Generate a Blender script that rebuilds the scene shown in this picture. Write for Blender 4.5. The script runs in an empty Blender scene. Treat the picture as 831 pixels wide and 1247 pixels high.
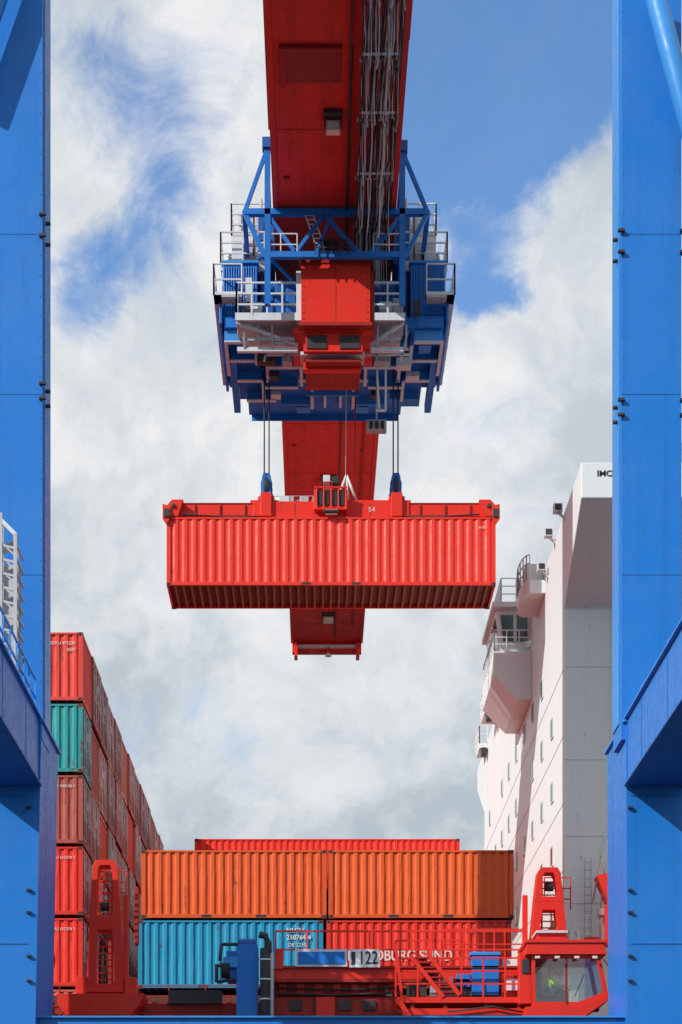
import bpy, math, random, bmesh
from mathutils import Vector, Matrix
random.seed(7)
# ---------------------------------------------------------------- survey constants
F=2158.0; VX=385.0; VY=1520.0; HC=1.7      # lens (px), vanishing point, eye height
def P(px,py,Y): return Vector(((px-VX)*Y/F, Y, (VY-py)*Y/F+HC))
def XX(px,Y): return (px-VX)*Y/F
def ZZ(py,Y): return (VY-py)*Y/F+HC

sc=bpy.context.scene
COL=sc.collection
# ---------------------------------------------------------------- materials
def newmat(name):
    m=bpy.data.materials.new(name); m.use_nodes=True
    nt=m.node_tree; b=nt.nodes["Principled BSDF"]; return m,nt,b
def N(nt,t,**kw):
    n=nt.nodes.new(t)
    for k,v in kw.items():
        if k in n.inputs: n.inputs[k].default_value=v
        else: setattr(n,k,v)
    return n
def paint(name,col,rough=0.45,dirt=0.25,rust=0.0,streak=0.3,scale=1.0,rustcol=(0.10,0.035,0.015),metal=0.0,fade=0.12,bump=0.02,spec=0.35,var=(0.88,1.1),sv=None,darkk=0.35):
    m,nt,b=newmat(name); L=nt.links
    tc=N(nt,'ShaderNodeTexCoord'); oi=N(nt,'ShaderNodeObjectInfo')
    add=N(nt,'ShaderNodeVectorMath',operation='ADD')
    mulr=N(nt,'ShaderNodeMath',operation='MULTIPLY'); mulr.inputs[1].default_value=57.0
    L.new(oi.outputs['Random'],mulr.inputs[0])
    L.new(tc.outputs['Object'],add.inputs[0]); L.new(mulr.outputs[0],add.inputs[1])
    n1=N(nt,'ShaderNodeTexNoise'); n1.inputs['Scale'].default_value=0.45*scale; n1.inputs['Detail'].default_value=8; n1.inputs['Roughness'].default_value=0.65
    L.new(add.outputs[0],n1.inputs['Vector'])
    mp=N(nt,'ShaderNodeMapping'); mp.inputs['Scale'].default_value=sv or (5*scale,5*scale,0.22*scale)
    L.new(add.outputs[0],mp.inputs['Vector'])
    n2=N(nt,'ShaderNodeTexNoise'); n2.inputs['Scale'].default_value=1.0; n2.inputs['Detail'].default_value=6; n2.inputs['Roughness'].default_value=0.7
    L.new(mp.outputs[0],n2.inputs['Vector'])
    n3=N(nt,'ShaderNodeTexNoise'); n3.inputs['Scale'].default_value=3.2*scale; n3.inputs['Detail'].default_value=10; n3.inputs['Roughness'].default_value=0.75
    L.new(add.outputs[0],n3.inputs['Vector'])
    def rng(src,a,c,lo,hi):
        r=N(nt,'ShaderNodeMapRange'); r.inputs[1].default_value=a; r.inputs[2].default_value=c; r.inputs[3].default_value=lo; r.inputs[4].default_value=hi
        L.new(src,r.inputs[0]); return r.outputs[0]
    def mix(fac,A,B,bt='MIX'):
        x=N(nt,'ShaderNodeMix',data_type='RGBA',blend_type=bt)
        if isinstance(fac,float): x.inputs[0].default_value=fac
        else: L.new(fac,x.inputs[0])
        for i,v in ((6,A),(7,B)):
            if isinstance(v,tuple): x.inputs[i].default_value=(*v,1)
            else: L.new(v,x.inputs[i])
        return x.outputs[2]
    faded=tuple(min(1,c*0.8+0.10) for c in col)
    dark=tuple(c*darkk+0.01 for c in col)
    c1=mix(rng(n1.outputs[0],0.4,0.75,0.0,fade*2.0),col,faded)
    c2=mix(rng(n2.outputs[0],0.50,0.78,0.0,streak),c1,dark)
    c3=mix(rng(n3.outputs[0],0.52,0.75,0.0,dirt),c2,dark)
    if rust>0:
        mm=N(nt,'ShaderNodeMath',operation='MULTIPLY'); L.new(n3.outputs[0],mm.inputs[0]); L.new(n2.outputs[0],mm.inputs[1])
        c3=mix(rng(mm.outputs[0],0.36-0.13*rust,0.42-0.10*rust,0,0.9),c3,rustcol)
    hv=N(nt,'ShaderNodeHueSaturation'); L.new(c3,hv.inputs['Color'])
    L.new(rng(oi.outputs['Random'],0,1,*var),hv.inputs['Value'])
    L.new(hv.outputs[0],b.inputs['Base Color'])
    L.new(rng(n3.outputs[0],0.3,0.7,rough-0.08,rough+0.2),b.inputs['Roughness'])
    b.inputs['Metallic'].default_value=metal
    b.inputs['Specular IOR Level'].default_value=spec
    bp=N(nt,'ShaderNodeBump'); bp.inputs['Strength'].default_value=0.25; bp.inputs['Distance'].default_value=bump
    L.new(n1.outputs[0],bp.inputs['Height']); L.new(bp.outputs[0],b.inputs['Normal'])
    return m
M={}
U=(0.98,1.02)
M['blue']=paint('crane_blue_paint',(0.006,0.165,0.56),0.42,0.22,0.0,0.40,fade=0.12,var=U,spec=0.3,sv=(2.2,2.2,0.07))
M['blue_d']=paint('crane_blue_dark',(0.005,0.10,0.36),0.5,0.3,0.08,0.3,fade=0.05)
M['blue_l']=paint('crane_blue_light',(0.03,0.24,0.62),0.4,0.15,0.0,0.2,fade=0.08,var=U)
M['boomred']=paint('boom_red_paint',(0.66,0.022,0.010),0.5,0.45,0.0,0.75,scale=0.8,fade=0.03,var=U,sv=(2.6,0.12,2.0))
M['red']=paint('machine_red_paint',(0.70,0.024,0.010),0.4,0.18,0.10,0.25,fade=0.03,var=U)
M['red_d']=paint('machine_red_dark',(0.32,0.015,0.008),0.5,0.4,0.2,0.35,fade=0.03)
M['grey']=paint('galvanised_steel',(0.45,0.46,0.47),0.45,0.3,0.1,0.35,metal=0.2)
M['lgrey']=paint('light_grey_paint',(0.62,0.66,0.68),0.45,0.25,0.05,0.25)
M['flange']=paint('flange_primer',(0.52,0.60,0.66),0.5,0.3,0.05,0.25)
M['dark']=paint('dark_steel',(0.03,0.03,0.033),0.5,0.2,0.2,0.2)
M['black']=paint('black_rubber',(0.012,0.012,0.014),0.6,0.1,0,0.1,fade=0.03)
M['white']=paint('ship_white_paint',(0.68,0.715,0.72),0.45,0.06,0.05,0.22,scale=0.5,rustcol=(0.42,0.30,0.18),fade=0.02,bump=0.05,var=U,sv=(3.0,3.0,0.10),darkk=0.6)
M['cream']=paint('ship_trim_paint',(0.58,0.60,0.59),0.5,0.08,0.03,0.15,scale=0.5,fade=0.02,var=U)
M['signwhite']=paint('sign_white',(0.76,0.77,0.76),0.5,0.15,0,0.1)
M['lampglass']=paint('floodlight_glass',(0.78,0.66,0.50),0.2,0.1,0,0.1)
M['rope']=paint('wire_rope',(0.05,0.05,0.055),0.5,0.2,0,0.2,metal=0.3)
M['sling']=paint('white_sling',(0.6,0.6,0.56),0.7,0.2,0,0.2)
M['hull']=paint('hull_paint',(0.20,0.012,0.010),0.5,0.35,0.3,0.4)
M['deck']=paint('ship_deck',(0.10,0.03,0.02),0.6,0.4,0.4,0.4)
M['hivis']=paint('hi_vis_cloth',(0.42,0.80,0.05),0.8,0.1,0,0.1)
M['skin']=paint('skin',(0.60,0.36,0.26),0.6,0.02,0,0.02)
M['hair']=paint('hair',(0.05,0.03,0.02),0.7,0.1,0,0.1)
M['trouser']=paint('trousers',(0.02,0.03,0.07),0.8,0.1,0,0.1)
M['rusty']=paint('underside',(0.30,0.11,0.08),0.7,0.5,0.35,0.4)
M['ply']=paint('floor_plywood',(0.16,0.08,0.055),0.75,0.5,0.0,0.2)
M['castr']=paint('corner_casting',(0.16,0.03,0.02),0.6,0.5,0.5,0.3)
def glassmat(name,tint,fac):
    m,nt,b=newmat(name); L=nt.links
    t=N(nt,'ShaderNodeBsdfTransparent'); t.inputs[0].default_value=(*tint,1)
    g=N(nt,'ShaderNodeBsdfGlossy'); g.inputs['Roughness'].default_value=0.03; g.inputs[0].default_value=(0.9,0.95,1,1)
    x=N(nt,'ShaderNodeMixShader'); x.inputs[0].default_value=fac
    L.new(t.outputs[0],x.inputs[1]); L.new(g.outputs[0],x.inputs[2])
    L.new(x.outputs[0],nt.nodes['Material Output'].inputs[0]); return m
M['glass']=glassmat('cab_glass',(0.80,0.90,0.87),0.14)
m,nt,b=newmat('dark_window_glass'); b.inputs['Base Color'].default_value=(0.04,0.085,0.09,1); b.inputs['Roughness'].default_value=0.06; M['win']=m
m,nt,b=newmat('lettering_white'); b.inputs['Base Color'].default_value=(0.66,0.56,0.52,1); b.inputs['Roughness'].default_value=0.6; M['lw']=m
m,nt,b=newmat('lettering_black'); b.inputs['Base Color'].default_value=(0.015,0.015,0.018,1); b.inputs['Roughness'].default_value=0.6; M['lb']=m

# ---------------------------------------------------------------- mesh builder
class B:
    def __init__(s): s.v=[];s.f=[];s.m=[];s.mats=[];s.sm=[]
    def mi(s,k):
        if k not in s.mats: s.mats.append(k)
        return s.mats.index(k)
    def add(s,vs,fs,mat,smooth=False):
        o=len(s.v); s.v+= [tuple(v) for v in vs]; i=s.mi(mat)
        for f in fs: s.f.append([a+o for a in f]); s.m.append(i); s.sm.append(smooth)
    def box(s,x0,x1,y0,y1,z0,z1,mat):
        x0,x1=sorted((x0,x1));y0,y1=sorted((y0,y1));z0,z1=sorted((z0,z1))
        vs=[(x,y,z) for x in(x0,x1) for y in(y0,y1) for z in(z0,z1)]
        s.add(vs,[(0,1,3,2),(4,6,7,5),(0,4,5,1),(2,3,7,6),(0,2,6,4),(1,5,7,3)],mat)
    def pbox(s,px0,px1,py0,py1,Ya,Yb,mat):
        s.box(XX(px0,Ya),XX(px1,Ya),Ya,Yb,ZZ(py1,Ya),ZZ(py0,Ya),mat)
    def beam(s,p,q,w,h,mat):
        p=Vector(p);q=Vector(q);d=(q-p)
        if d.length<1e-6:return
        d.normalize(); up=Vector((0,0,1)) if abs(d.z)<0.95 else Vector((0,1,0))
        a=d.cross(up).normalized(); c=a.cross(d).normalized(); a*=w/2;c*=h/2
        vs=[p-a-c,p+a-c,p+a+c,p-a+c,q-a-c,q+a-c,q+a+c,q-a+c]
        s.add(vs,[(0,1,2,3),(7,6,5,4),(0,4,5,1),(1,5,6,2),(2,6,7,3),(3,7,4,0)],mat)
    def tube(s,pts,r,mat,n=8):
        pts=[Vector(p) for p in pts]; vs=[];fs=[]
        for i,p in enumerate(pts):
            d=(pts[min(i+1,len(pts)-1)]-pts[max(i-1,0)])
            d.normalize(); up=Vector((0,0,1)) if abs(d.z)<0.9 else Vector((0,1,0))
            a=d.cross(up).normalized(); c=a.cross(d)
            rr=r[i] if isinstance(r,(list,tuple)) else r
            for k in range(n):
                t=2*math.pi*k/n; vs.append(p+a*math.cos(t)*rr+c*math.sin(t)*rr)
        for i in range(len(pts)-1):
            for k in range(n):
                k2=(k+1)%n; fs.append((i*n+k,i*n+k2,(i+1)*n+k2,(i+1)*n+k))
        fs.append(tuple(range(n))[::-1]); fs.append(tuple((len(pts)-1)*n+k for k in range(n)))
        s.add(vs,fs,mat,True)
    def prism(s,poly,axis,a,b,mat):
        n=len(poly)
        def mk(u,v,w):
            return {'x':(w,u,v),'y':(u,w,v),'z':(u,v,w)}[axis]
        vs=[mk(u,v,a) for u,v in poly]+[mk(u,v,b) for u,v in poly]
        fs=[tuple(range(n))[::-1],tuple(range(n,2*n))]+[(i,(i+1)%n,n+(i+1)%n,n+i) for i in range(n)]
        s.add(vs,fs,mat)
    def hole_frame(s,outer,inner,y0,y1,mat):
        n=len(outer)
        vs=[(u,y0,v) for u,v in outer]+[(u,y0,v) for u,v in inner]+[(u,y1,v) for u,v in outer]+[(u,y1,v) for u,v in inner]
        fs=[]
        for i in range(n):
            j=(i+1)%n
            fs+=[(i,j,n+j,n+i),(2*n+i,3*n+i,3*n+j,2*n+j),(i,2*n+i,2*n+j,j),(n+i,n+j,3*n+j,3*n+i)]
        s.add(vs,fs,mat)
    def rail(s,pts,h,mat,r=0.022,step=1.1,n=2,kick=True):
        for a,b in zip(pts[:-1],pts[1:]):
            a=Vector(a);b=Vector(b);L=(b-a).length;k=max(1,round(L/step))
            for i in range(k+1):
                p=a.lerp(b,i/k); s.beam(p,p+Vector((0,0,h)),r*2,r*2,mat)
            for j in range(1,n+1):
                o=Vector((0,0,h*j/n)); s.beam(a+o,b+o,r*1.9,r*1.9,mat)
            if kick: s.beam(a+Vector((0,0,.06)),b+Vector((0,0,.06)),0.015,0.11,mat)
    def mesh(s,name):
        me=bpy.data.meshes.new(name); me.from_pydata(s.v,[],s.f)
        for k in s.mats: me.materials.append(M[k])
        me.polygons.foreach_set('material_index',s.m); me.polygons.foreach_set('use_smooth',s.sm)
        me.update()
        bm=bmesh.new(); bm.from_mesh(me); bmesh.ops.recalc_face_normals(bm,faces=bm.faces); bm.to_mesh(me); bm.free()
        return me
    def obj(s,name,parent=None,bevel=0):
        o=bpy.data.objects.new(name,s.mesh(name)); COL.objects.link(o)
        if parent: o.parent=parent
        if bevel:
            md=o.modifiers.new('bevel','BEVEL'); md.width=bevel; md.segments=2; md.limit_method='ANGLE'
        return o
def empty(name):
    o=bpy.data.objects.new(name,None); COL.objects.link(o); return o
def text(name,s,loc,size,mat,parent,rot=(math.pi/2,0,0),bold=0.0,align='LEFT',sx=1.0):
    c=bpy.data.curves.new(name,'FONT'); c.body=s; c.size=size; c.offset=bold; c.extrude=0.004; c.align_x=align
    c.materials.append(M[mat]); o=bpy.data.objects.new(name,c); COL.objects.link(o)
    o.location=loc; o.rotation_euler=rot; o.scale=(sx,1,1)
    if parent: o.parent=parent
    return o

# ---------------------------------------------------------------- shipping containers
def corr(b,along,L,z0,z1,d0,depth,mat,pitch,start,sgn,dent=0.0,rnd=None):
    n=max(1,round(L/pitch)); p=L/n; pts=[]
    for i in range(n):
        s0=start+i*p
        pts+=[(s0,depth),(s0+p*0.24,depth),(s0+p*0.46,0),(s0+p*0.78,0)]
    pts.append((start+L,depth)); vs=[];fs=[]
    rows=5
    rnd=rnd or random.Random(1)
    for a,dd in pts:
        for r in range(rows):
            z=z0+(z1-z0)*r/(rows-1); jj=(rnd.random()-0.3)*dent if 0<r<rows-1 else 0
            d=dd+max(-0.004,jj)
            vs.append((a,d0+sgn*d,z) if along=='x' else (d0+sgn*d,a,z))
    for i in range(len(pts)-1):
        for r in range(rows-1): fs.append((rows*i+r,rows*(i+1)+r,rows*(i+1)+r+1,rows*i+r+1))
    b.add(vs,fs,mat)
def container_mesh(name,L,H,W,pk,frame,doors=True,pitch=0.30,under='rusty',cast='castr',dent=0.012,seed=1,depth=0.05):
    b=B(); post=0.15; top=0.075; bot=0.14; rd=random.Random(seed)
    corr(b,'x',L-2*post,bot,H-top,0.012,depth,pk,pitch,post,1,dent,rd)
    corr(b,'x',L-2*post,bot,H-top,W-0.012,depth,pk,pitch,post,-1,dent,rd)
    for x0,x1 in((0.004,post),(L-post,L-0.004)):
        for y0,y1 in((0.004,0.12),(W-0.12,W-0.004)):
            b.box(x0,x1,y0,y1,0.12,H-0.12,frame)
    for y0,y1 in((0.0,0.07),(W-0.07,W)):
        b.box(0.17,L-0.17,y0,y1,H-top,H-0.01,frame); b.box(0.17,L-0.17,y0,y1,0.02,bot,frame)
    for x0,x1 in((0.002,0.08),(L-0.08,L-0.002)):
        b.box(x0,x1,0.16,W-0.16,H-0.12,H-0.01,frame); b.box(x0,x1,0.16,W-0.16,0.02,0.16,frame)
    for x in(L/2-1.1,L/2+0.75): b.box(x,x+0.35,-0.003,0.0,0.035,0.125,'dark')
    for x in(0,L-0.178):
        for y in(0,W-0.162):
            for z in(0,H-0.118): b.box(x,x+0.178,y,y+0.162,z,z+0.118,cast)
    for x in(0.055,L-0.123):
        for z in(0.03,H-0.09): b.box(x,x+0.068,-0.004,-0.0005,z,z+0.06,'black')
    corr(b,'y',W-0.24,0.16,H-0.12,0.02,0.045,pk,0.25,0.12,1)
    if doors:
        b.box(L-0.06,L-0.03,0.12,W/2-0.01,0.16,H-0.12,pk); b.box(L-0.06,L-0.03,W/2+0.01,W-0.12,0.16,H-0.12,pk)
        for yy in(0.38,0.82,W-0.82,W-0.38):
            b.tube([(L-0.005,yy,0.05),(L-0.005,yy,H-0.06)],0.026,'grey',6)
            for zz in(0.25,H*0.5,H-0.25): b.box(L-0.03,L+0.012,yy-0.05,yy+0.05,zz-0.03,zz+0.03,'lgrey')
            b.box(L-0.025,L+0.03,yy-0.02,yy+0.22,H*0.40,H*0.40+0.04,'lgrey')
        for zz in (0.55,0.95,1.35,1.8):
            b.box(L-0.032,L-0.022,0.14,W/2-0.03,zz,zz+0.05,frame);b.box(L-0.032,L-0.022,W/2+0.03,W-0.14,zz,zz+0.05,frame)
        b.box(L-0.03,L-0.018,W/2+0.22,W/2+0.4,1.45,1.72,'lgrey')
        b.box(L-0.03,L-0.018,W-0.70,W-0.46,H-0.85,H-0.35,'lgrey'); b.box(L-0.03,L-0.018,0.45,0.75,H-0.6,H-0.4,'lgrey')
    else:
        corr(b,'y',W-0.24,0.16,H-0.12,L-0.02,0.045,pk,0.25,0.12,-1)
    b.box(0.1,L-0.1,0.08,W-0.08,H-0.055,H-0.03,pk)
    b.box(0.1,L-0.1,0.08,W-0.08,0.155,0.18,'ply')
    n=int(L/0.31)
    for i in range(n):
        x=0.3+i*(L-0.6)/(n-1)
        b.box(x-0.035,x+0.035,0.072,W-0.072,0.03,0.154,under)
    return b.mesh(name)
CC={}
def cpaint(k,col,**kw):
    M['c_'+k]=paint('container_paint_'+k,col,**kw); M['f_'+k]=paint('container_frame_'+k,tuple(c*0.9 for c in col),**kw)
cpaint('hoist',(0.80,0.036,0.018),rough=0.42,dirt=0.06,rust=0.02,streak=0.14,fade=0.02,var=U,darkk=0.55)
cpaint('bright',(0.72,0.028,0.014),rough=0.42,dirt=0.12,rust=0.08,streak=0.2,fade=0.03)
cpaint('red',(0.62,0.045,0.028),rough=0.5,dirt=0.25,rust=0.25,streak=0.35,fade=0.12,var=(0.8,1.2))
cpaint('maroon',(0.46,0.085,0.060),rough=0.55,dirt=0.35,rust=0.4,streak=0.4,var=(0.75,1.3))
cpaint('brown',(0.55,0.17,0.11),rough=0.55,dirt=0.35,rust=0.45,streak=0.4,var=(0.75,1.25))
cpaint('orange',(0.70,0.098,0.014),rough=0.5,dirt=0.20,rust=0.24,streak=0.35,fade=0.04,var=(0.95,1.05))
cpaint('blue',(0.010,0.25,0.42),rough=0.5,dirt=0.2,rust=0.3,streak=0.25,fade=0.03)
cpaint('teal',(0.02,0.27,0.27),rough=0.5,dirt=0.2,rust=0.35,streak=0.3,fade=0.05)
cpaint('grey',(0.46,0.47,0.46),rough=0.5,dirt=0.3,rust=0.4,streak=0.4)
def getc(k,L,H,W,doors=True,pitch=0.30,under='rusty'):
    key=(k,L,H,W,doors)
    if key not in CC: CC[key]=container_mesh('container_'+k,L,H,W,'c_'+k,'f_'+k,doors,pitch,under,seed=len(CC)+3,dent=0.014)
    return CC[key]
def container(k,x,y,z,L,H,W=2.40,doors=True,pitch=0.30):
    o=bpy.data.objects.new('shipping_container',getc(k,L,H,W,doors,pitch)); COL.objects.link(o)
    o.location=(x,y,z); return o
tier=87*60/F; H=tier-0.10
zt=ZZ(768,60)
front=['red','teal','maroon','bright','bright','maroon']
pal=['red','maroon','brown','maroon','red','brown','maroon','red','grey','maroon','brown','red','brown','orange','red','brown']
XS=XX(101,60)
left_front=[]
for r in range(13):
    for t in range(6):
        k=front[t] if r==0 else random.choice(pal)
        if t==0 and k=='grey': k='maroon'
        o=container(k,XS-12.19+(random.random()-0.5)*0.10*(r>0),60+r*2.45,zt-(t+1)*tier+0.05,12.19,H,2.40,doors=((r*7+t*3)%5!=0))
        if r==0: left_front.append(o)
LX=(626-172)/2*60/F-0.03
xa=XX(172,60); zo=ZZ(1035,60)
oH=84*60/F-0.02
o1=container('orange',xa,60,zo-oH,LX,oH,doors=False); o2=container('orange',xa+LX+0.06,60,zo-oH,LX,oH,doors=False)
zb=zo-oH-0.06-oH
b1=container('blue',XX(168,60),60,zb,LX,oH,doors=False); b2=container('bright',XX(168,60)+LX+0.10,60,zb,LX,oH,doors=False)
for r in range(1,13):
    for t in range(0,2):
        for i in(0,1): container(random.choice(['orange','maroon','red']),xa+i*(LX+0.06),60+r*2.45,zo-oH-t*(oH+0.06),LX,oH,doors=False)
    if r>=9:
        for t in (1,2):
            container('bright' if t==2 else 'maroon',XX(237,81.4),60+r*2.45-0.6,zo-oH+t*(oH+0.06)+0.02+(18.8+HC-(zo+2*(oH+0.06)))*(t==2),12.19,oH,doors=False)
text('company_name','NORDBURG SUND',(0.72,-0.004,0.95),0.52,'lw',b2,bold=0.008,sx=0.80)
text('container_number','SUDU 307268 5',(LX-1.6,-0.004,oH-0.42),0.17,'lw',b2)
text('container_number','NLCU',(LX-1.25,-0.004,oH-0.42),0.22,'lw',b1,bold=0.004); text('container_number_line','210764 4',(LX-1.25,-0.004,oH-0.66),0.22,'lw',b1,bold=0.004); text('container_type','DE 2210',(LX-1.2,-0.004,oH-0.90),0.18,'lw',b1)
for o in left_front[3:5]:
    text('company_name','NORDBURG SUND',(12.19-0.95,-0.004,0.62),0.95,'lw',o,bold=0.02,align='RIGHT')
    text('container_number','SUDU 512374 2',(12.19-0.25,-0.004,H-0.42),0.14,'lw',o,align='RIGHT')
text('container_number','TGHU 748192 0',(12.19-0.25,-0.004,H-0.42),0.14,'lw',left_front[2],align='RIGHT')
text('container_number','TEXU 492238',(12.19-0.25,-0.004,H-0.42),0.15,'lw',left_front[0],align='RIGHT')
text('container_type','4310',(12.19-0.25,-0.004,H-0.64),0.15,'lw',left_front[0],align='RIGHT')
lr=B()
for t in(3,4,5):
    for r in range(3):
        y=60+r*2.45
        lr.tube([(XS+0.09,y+0.1,zt-5*tier-1.2),(XS+0.09,y+2.3,zt-4*tier)],0.018,'dark',5)
        lr.tube([(XS+0.13,y+2.3,zt-5*tier-1.2),(XS+0.13,y+0.1,zt-4*tier)],0.018,'dark',5)
lr.obj('lashing_rods')

# ---------------------------------------------------------------- hoisted container + spreader
YC=65.6; cx=XX(203,YC); cz=ZZ(713,YC)
hc=container_mesh('hoisted_container',12.19,2.54,2.44,'c_hoist','f_hoist',False,0.335,dent=0.006,depth=0.042)
o=bpy.data.objects.new('shipping_container',hc); COL.objects.link(o); o.location=(cx,YC,cz)
text('container_number','4510',(11.55,-0.004,2.1),0.12,'lw',o)
sp=empty('container_spreader'); ztop=cz+2.54
b=B(); L0=cx; L1=cx+12.19; ym=YC+1.22
for ya in(YC+0.35,YC+1.60):
    b.box(L0+0.35,L1-0.35,ya,ya+0.42,ztop+0.16,ztop+0.62,'red')
    b.box(L0+3.2,L1-3.2,ya-0.06,ya+0.48,ztop+0.10,ztop+0.70,'red')
    b.box(L0+0.35,L1-0.35,ya-0.03,ya+0.45,ztop+0.622,ztop+0.66,'red_d')
    b.box(L0+0.6,L0+3.1,ya-0.02,ya-0.003,ztop+0.16,ztop+0.22,'red_d'); b.box(L1-3.1,L1-0.6,ya-0.02,ya-0.003,ztop+0.16,ztop+0.22,'red_d')
for xe,s in((L0,1),(L1,-1)):
    b.prism([(xe-0.06*s,ztop+0.02),(xe+0.42*s,ztop+0.02),(xe+0.62*s,ztop+0.64),(xe+0.2*s,ztop+0.64),(xe-0.06*s,ztop+0.35)],'y',YC-0.02,YC+2.46,'red')
    for yy in(YC+0.02,YC+2.25):
        b.box(xe-0.02*s,xe+0.2*s,yy,yy+0.17,ztop-0.02,ztop+0.1,'dark')
        b.prism([(xe-0.14*s,ztop+0.45),(xe+0.16*s,ztop+0.35),(xe+0.10*s,ztop-0.15),(xe+0.0*s,ztop-0.3),(xe-0.14*s,ztop-0.1)],'y',yy-0.12+0.0,yy-0.03,'red')
    b.tube([(xe+0.25*s,YC-0.1,ztop+0.4),(xe+0.25*s,YC+0.3,ztop+0.4)],0.08,'dark')
    b.box(xe-0.1*s,xe+0.12*s,YC-0.16,YC-0.12,ztop-0.05,ztop+0.25,'dark')
    b.tube([(xe+0.6*s,YC-0.02,ztop+0.10),(xe+2.4*s,YC+0.2,ztop+0.06),(xe+3.6*s,YC+0.25,ztop+0.14)],0.03,'dark',6)
b.box(L0+1,L1-1,YC+0.9,YC+1.5,ztop+0.2,ztop+0.45,'dark')
for i in range(12):
    x=L0+1.0+i*0.93; b.box(x,x+0.05,YC+0.28,YC+0.34,ztop+0.14,ztop+0.60,'red_d')
b.obj('telescopic_beams',sp,0.015)
b=B(); mx=XX(403,YC)
b.box(mx-3.0,mx+3.0,YC+0.55,YC+1.9,ztop+0.70,ztop+0.86,'red')
b.box(mx-0.62,mx+0.62,YC-0.05,YC+2.3,ztop+0.28,ztop+1.0,'red')
b.box(mx-0.5,mx-0.05,YC-0.09,YC-0.055,ztop+0.4,ztop+0.92,'dark'); b.box(mx+0.05,mx+0.5,YC-0.09,YC-0.055,ztop+0.4,ztop+0.92,'dark')
for i in range(5): b.box(mx-0.55+i*0.27,mx-0.5+i*0.27,YC-0.16,YC-0.1,ztop+0.2,ztop+1.06,'red')
b.box(mx-0.60,mx+0.60,YC-0.18,YC-0.1,ztop+1.0,ztop+1.06,'red'); b.box(mx-0.60,mx+0.60,YC-0.18,YC-0.1,ztop+0.2,ztop+0.27,'red')
b.tube([(mx-0.3,YC-0.2,ztop+0.12),(mx+0.3,YC-0.2,ztop+0.12)],0.07,'dark')
b.box(mx-0.2,mx+0.25,YC-0.2,YC-0.1,ztop+0.02,ztop+0.2,'lampglass')
b.box(mx-0.28,mx-0.02,YC+0.1,YC+0.4,ztop+1.35,ztop+1.6,'lgrey'); b.box(mx+0.05,mx+0.3,YC+0.1,YC+0.4,ztop+1.3,ztop+1.55,'dark'); b.beam((mx,YC+0.3,ztop+0.9),(mx,YC+0.3,ztop+1.4),0.06,0.06,'red')
for px in(325,482):
    x=XX(px,ym); b.box(x-0.2,x+0.2,YC+0.15,YC+1.0,ztop+0.1,ztop+0.98,'red')
    b.box(x-0.30,x+0.30,YC+0.3,YC+2.1,ztop+0.72,ztop+0.90,'red')
    zb0=ztop+1.0
    b.prism([(x-0.2,zb0),(x+0.2,zb0),(x+0.22,zb0+0.65),(x+0.12,zb0+1.05),(x-0.12,zb0+1.05),(x-0.22,zb0+0.65)],'y',ym-0.28,ym-0.2,'blue_d')
    b.prism([(x-0.2,zb0),(x+0.2,zb0),(x+0.22,zb0+0.65),(x+0.12,zb0+1.05),(x-0.12,zb0+1.05),(x-0.22,zb0+0.65)],'y',ym+0.2,ym+0.28,'blue_d')
    b.tube([(x-0.09,ym,zb0+0.55),(x+0.09,ym,zb0+0.55)],0.42,'dark',20)
    b.box(x-0.14,x+0.14,ym-0.25,ym+0.25,zb0-0.05,zb0+0.35,'blue')
    b.box(x-0.17,x-0.05,ym-0.34,ym-0.281,zb0+0.1,zb0+0.9,'blue'); b.box(x+0.05,x+0.17,ym-0.34,ym-0.281,zb0+0.1,zb0+0.9,'blue')
    b.tube([(x-0.26,ym-0.1,zb0+0.25),(x+0.26,ym-0.1,zb0+0.25)],0.07,'grey')
for px,w in((340,14),(366,10),(352,6)):
    x=XX(px,YC); b.box(x,x+w*0.03,YC+0.3,YC+0.7,ztop+0.68,ztop+0.9,'lgrey' if w==14 else 'grey')
b.rail([(mx-2.1,YC+0.5,ztop+0.66),(mx-0.65,YC+0.5,ztop+0.66)],0.32,'grey',0.015,0.5,2,False)
b.obj('headblock',sp,0.012)
text('spreader_number','54',(XX(449,YC),YC+0.282,ztop+0.31),0.26,'lw',sp,bold=0.0)
# ---------------------------------------------------------------- trolley
ZB=33.1+HC; tcx=0.65; Y1=63.5; Y2=70.4
tr=empty('crane_trolley')
b=B()
poly=[(-3.95,Y1+0.2),(-2.6,Y1+0.2),(-2.6,Y1-0.1),(2.6,Y1-0.1),(2.6,Y1+0.2),(3.95,Y1+0.2),(3.95,Y1+2.9),(3.7,Y1+2.9),(3.7,Y1+4.6),(3.4,Y1+4.6),(3.4,Y2-0.7),(2.7,Y2-0.7),(2.7,Y2),(1.3,Y2),(1.3,Y2+0.25),(-1.9,Y2+0.25),(-1.9,Y2),(-3.3,Y2),(-3.3,Y2-1.3),(-3.6,Y2-1.3),(-3.6,Y1+3.2),(-3.95,Y1+3.2)]
b.prism([(u+tcx,v) for u,v in poly],'z',ZB,ZB+0.35,'blue')
def girder(xa_,xb_,y,h,fl=True):
    x0,x1=tcx+min(xa_,xb_),tcx+max(xa_,xb_)
    b.box(x0,x1,y,y+0.10,ZB-h,ZB-0.003,'blue_l')
    if fl:
        b.box(x0-0.02,x1+0.02,y-0.05,y+0.13,ZB-h-0.055,ZB-h-0.003,'flange')
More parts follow.
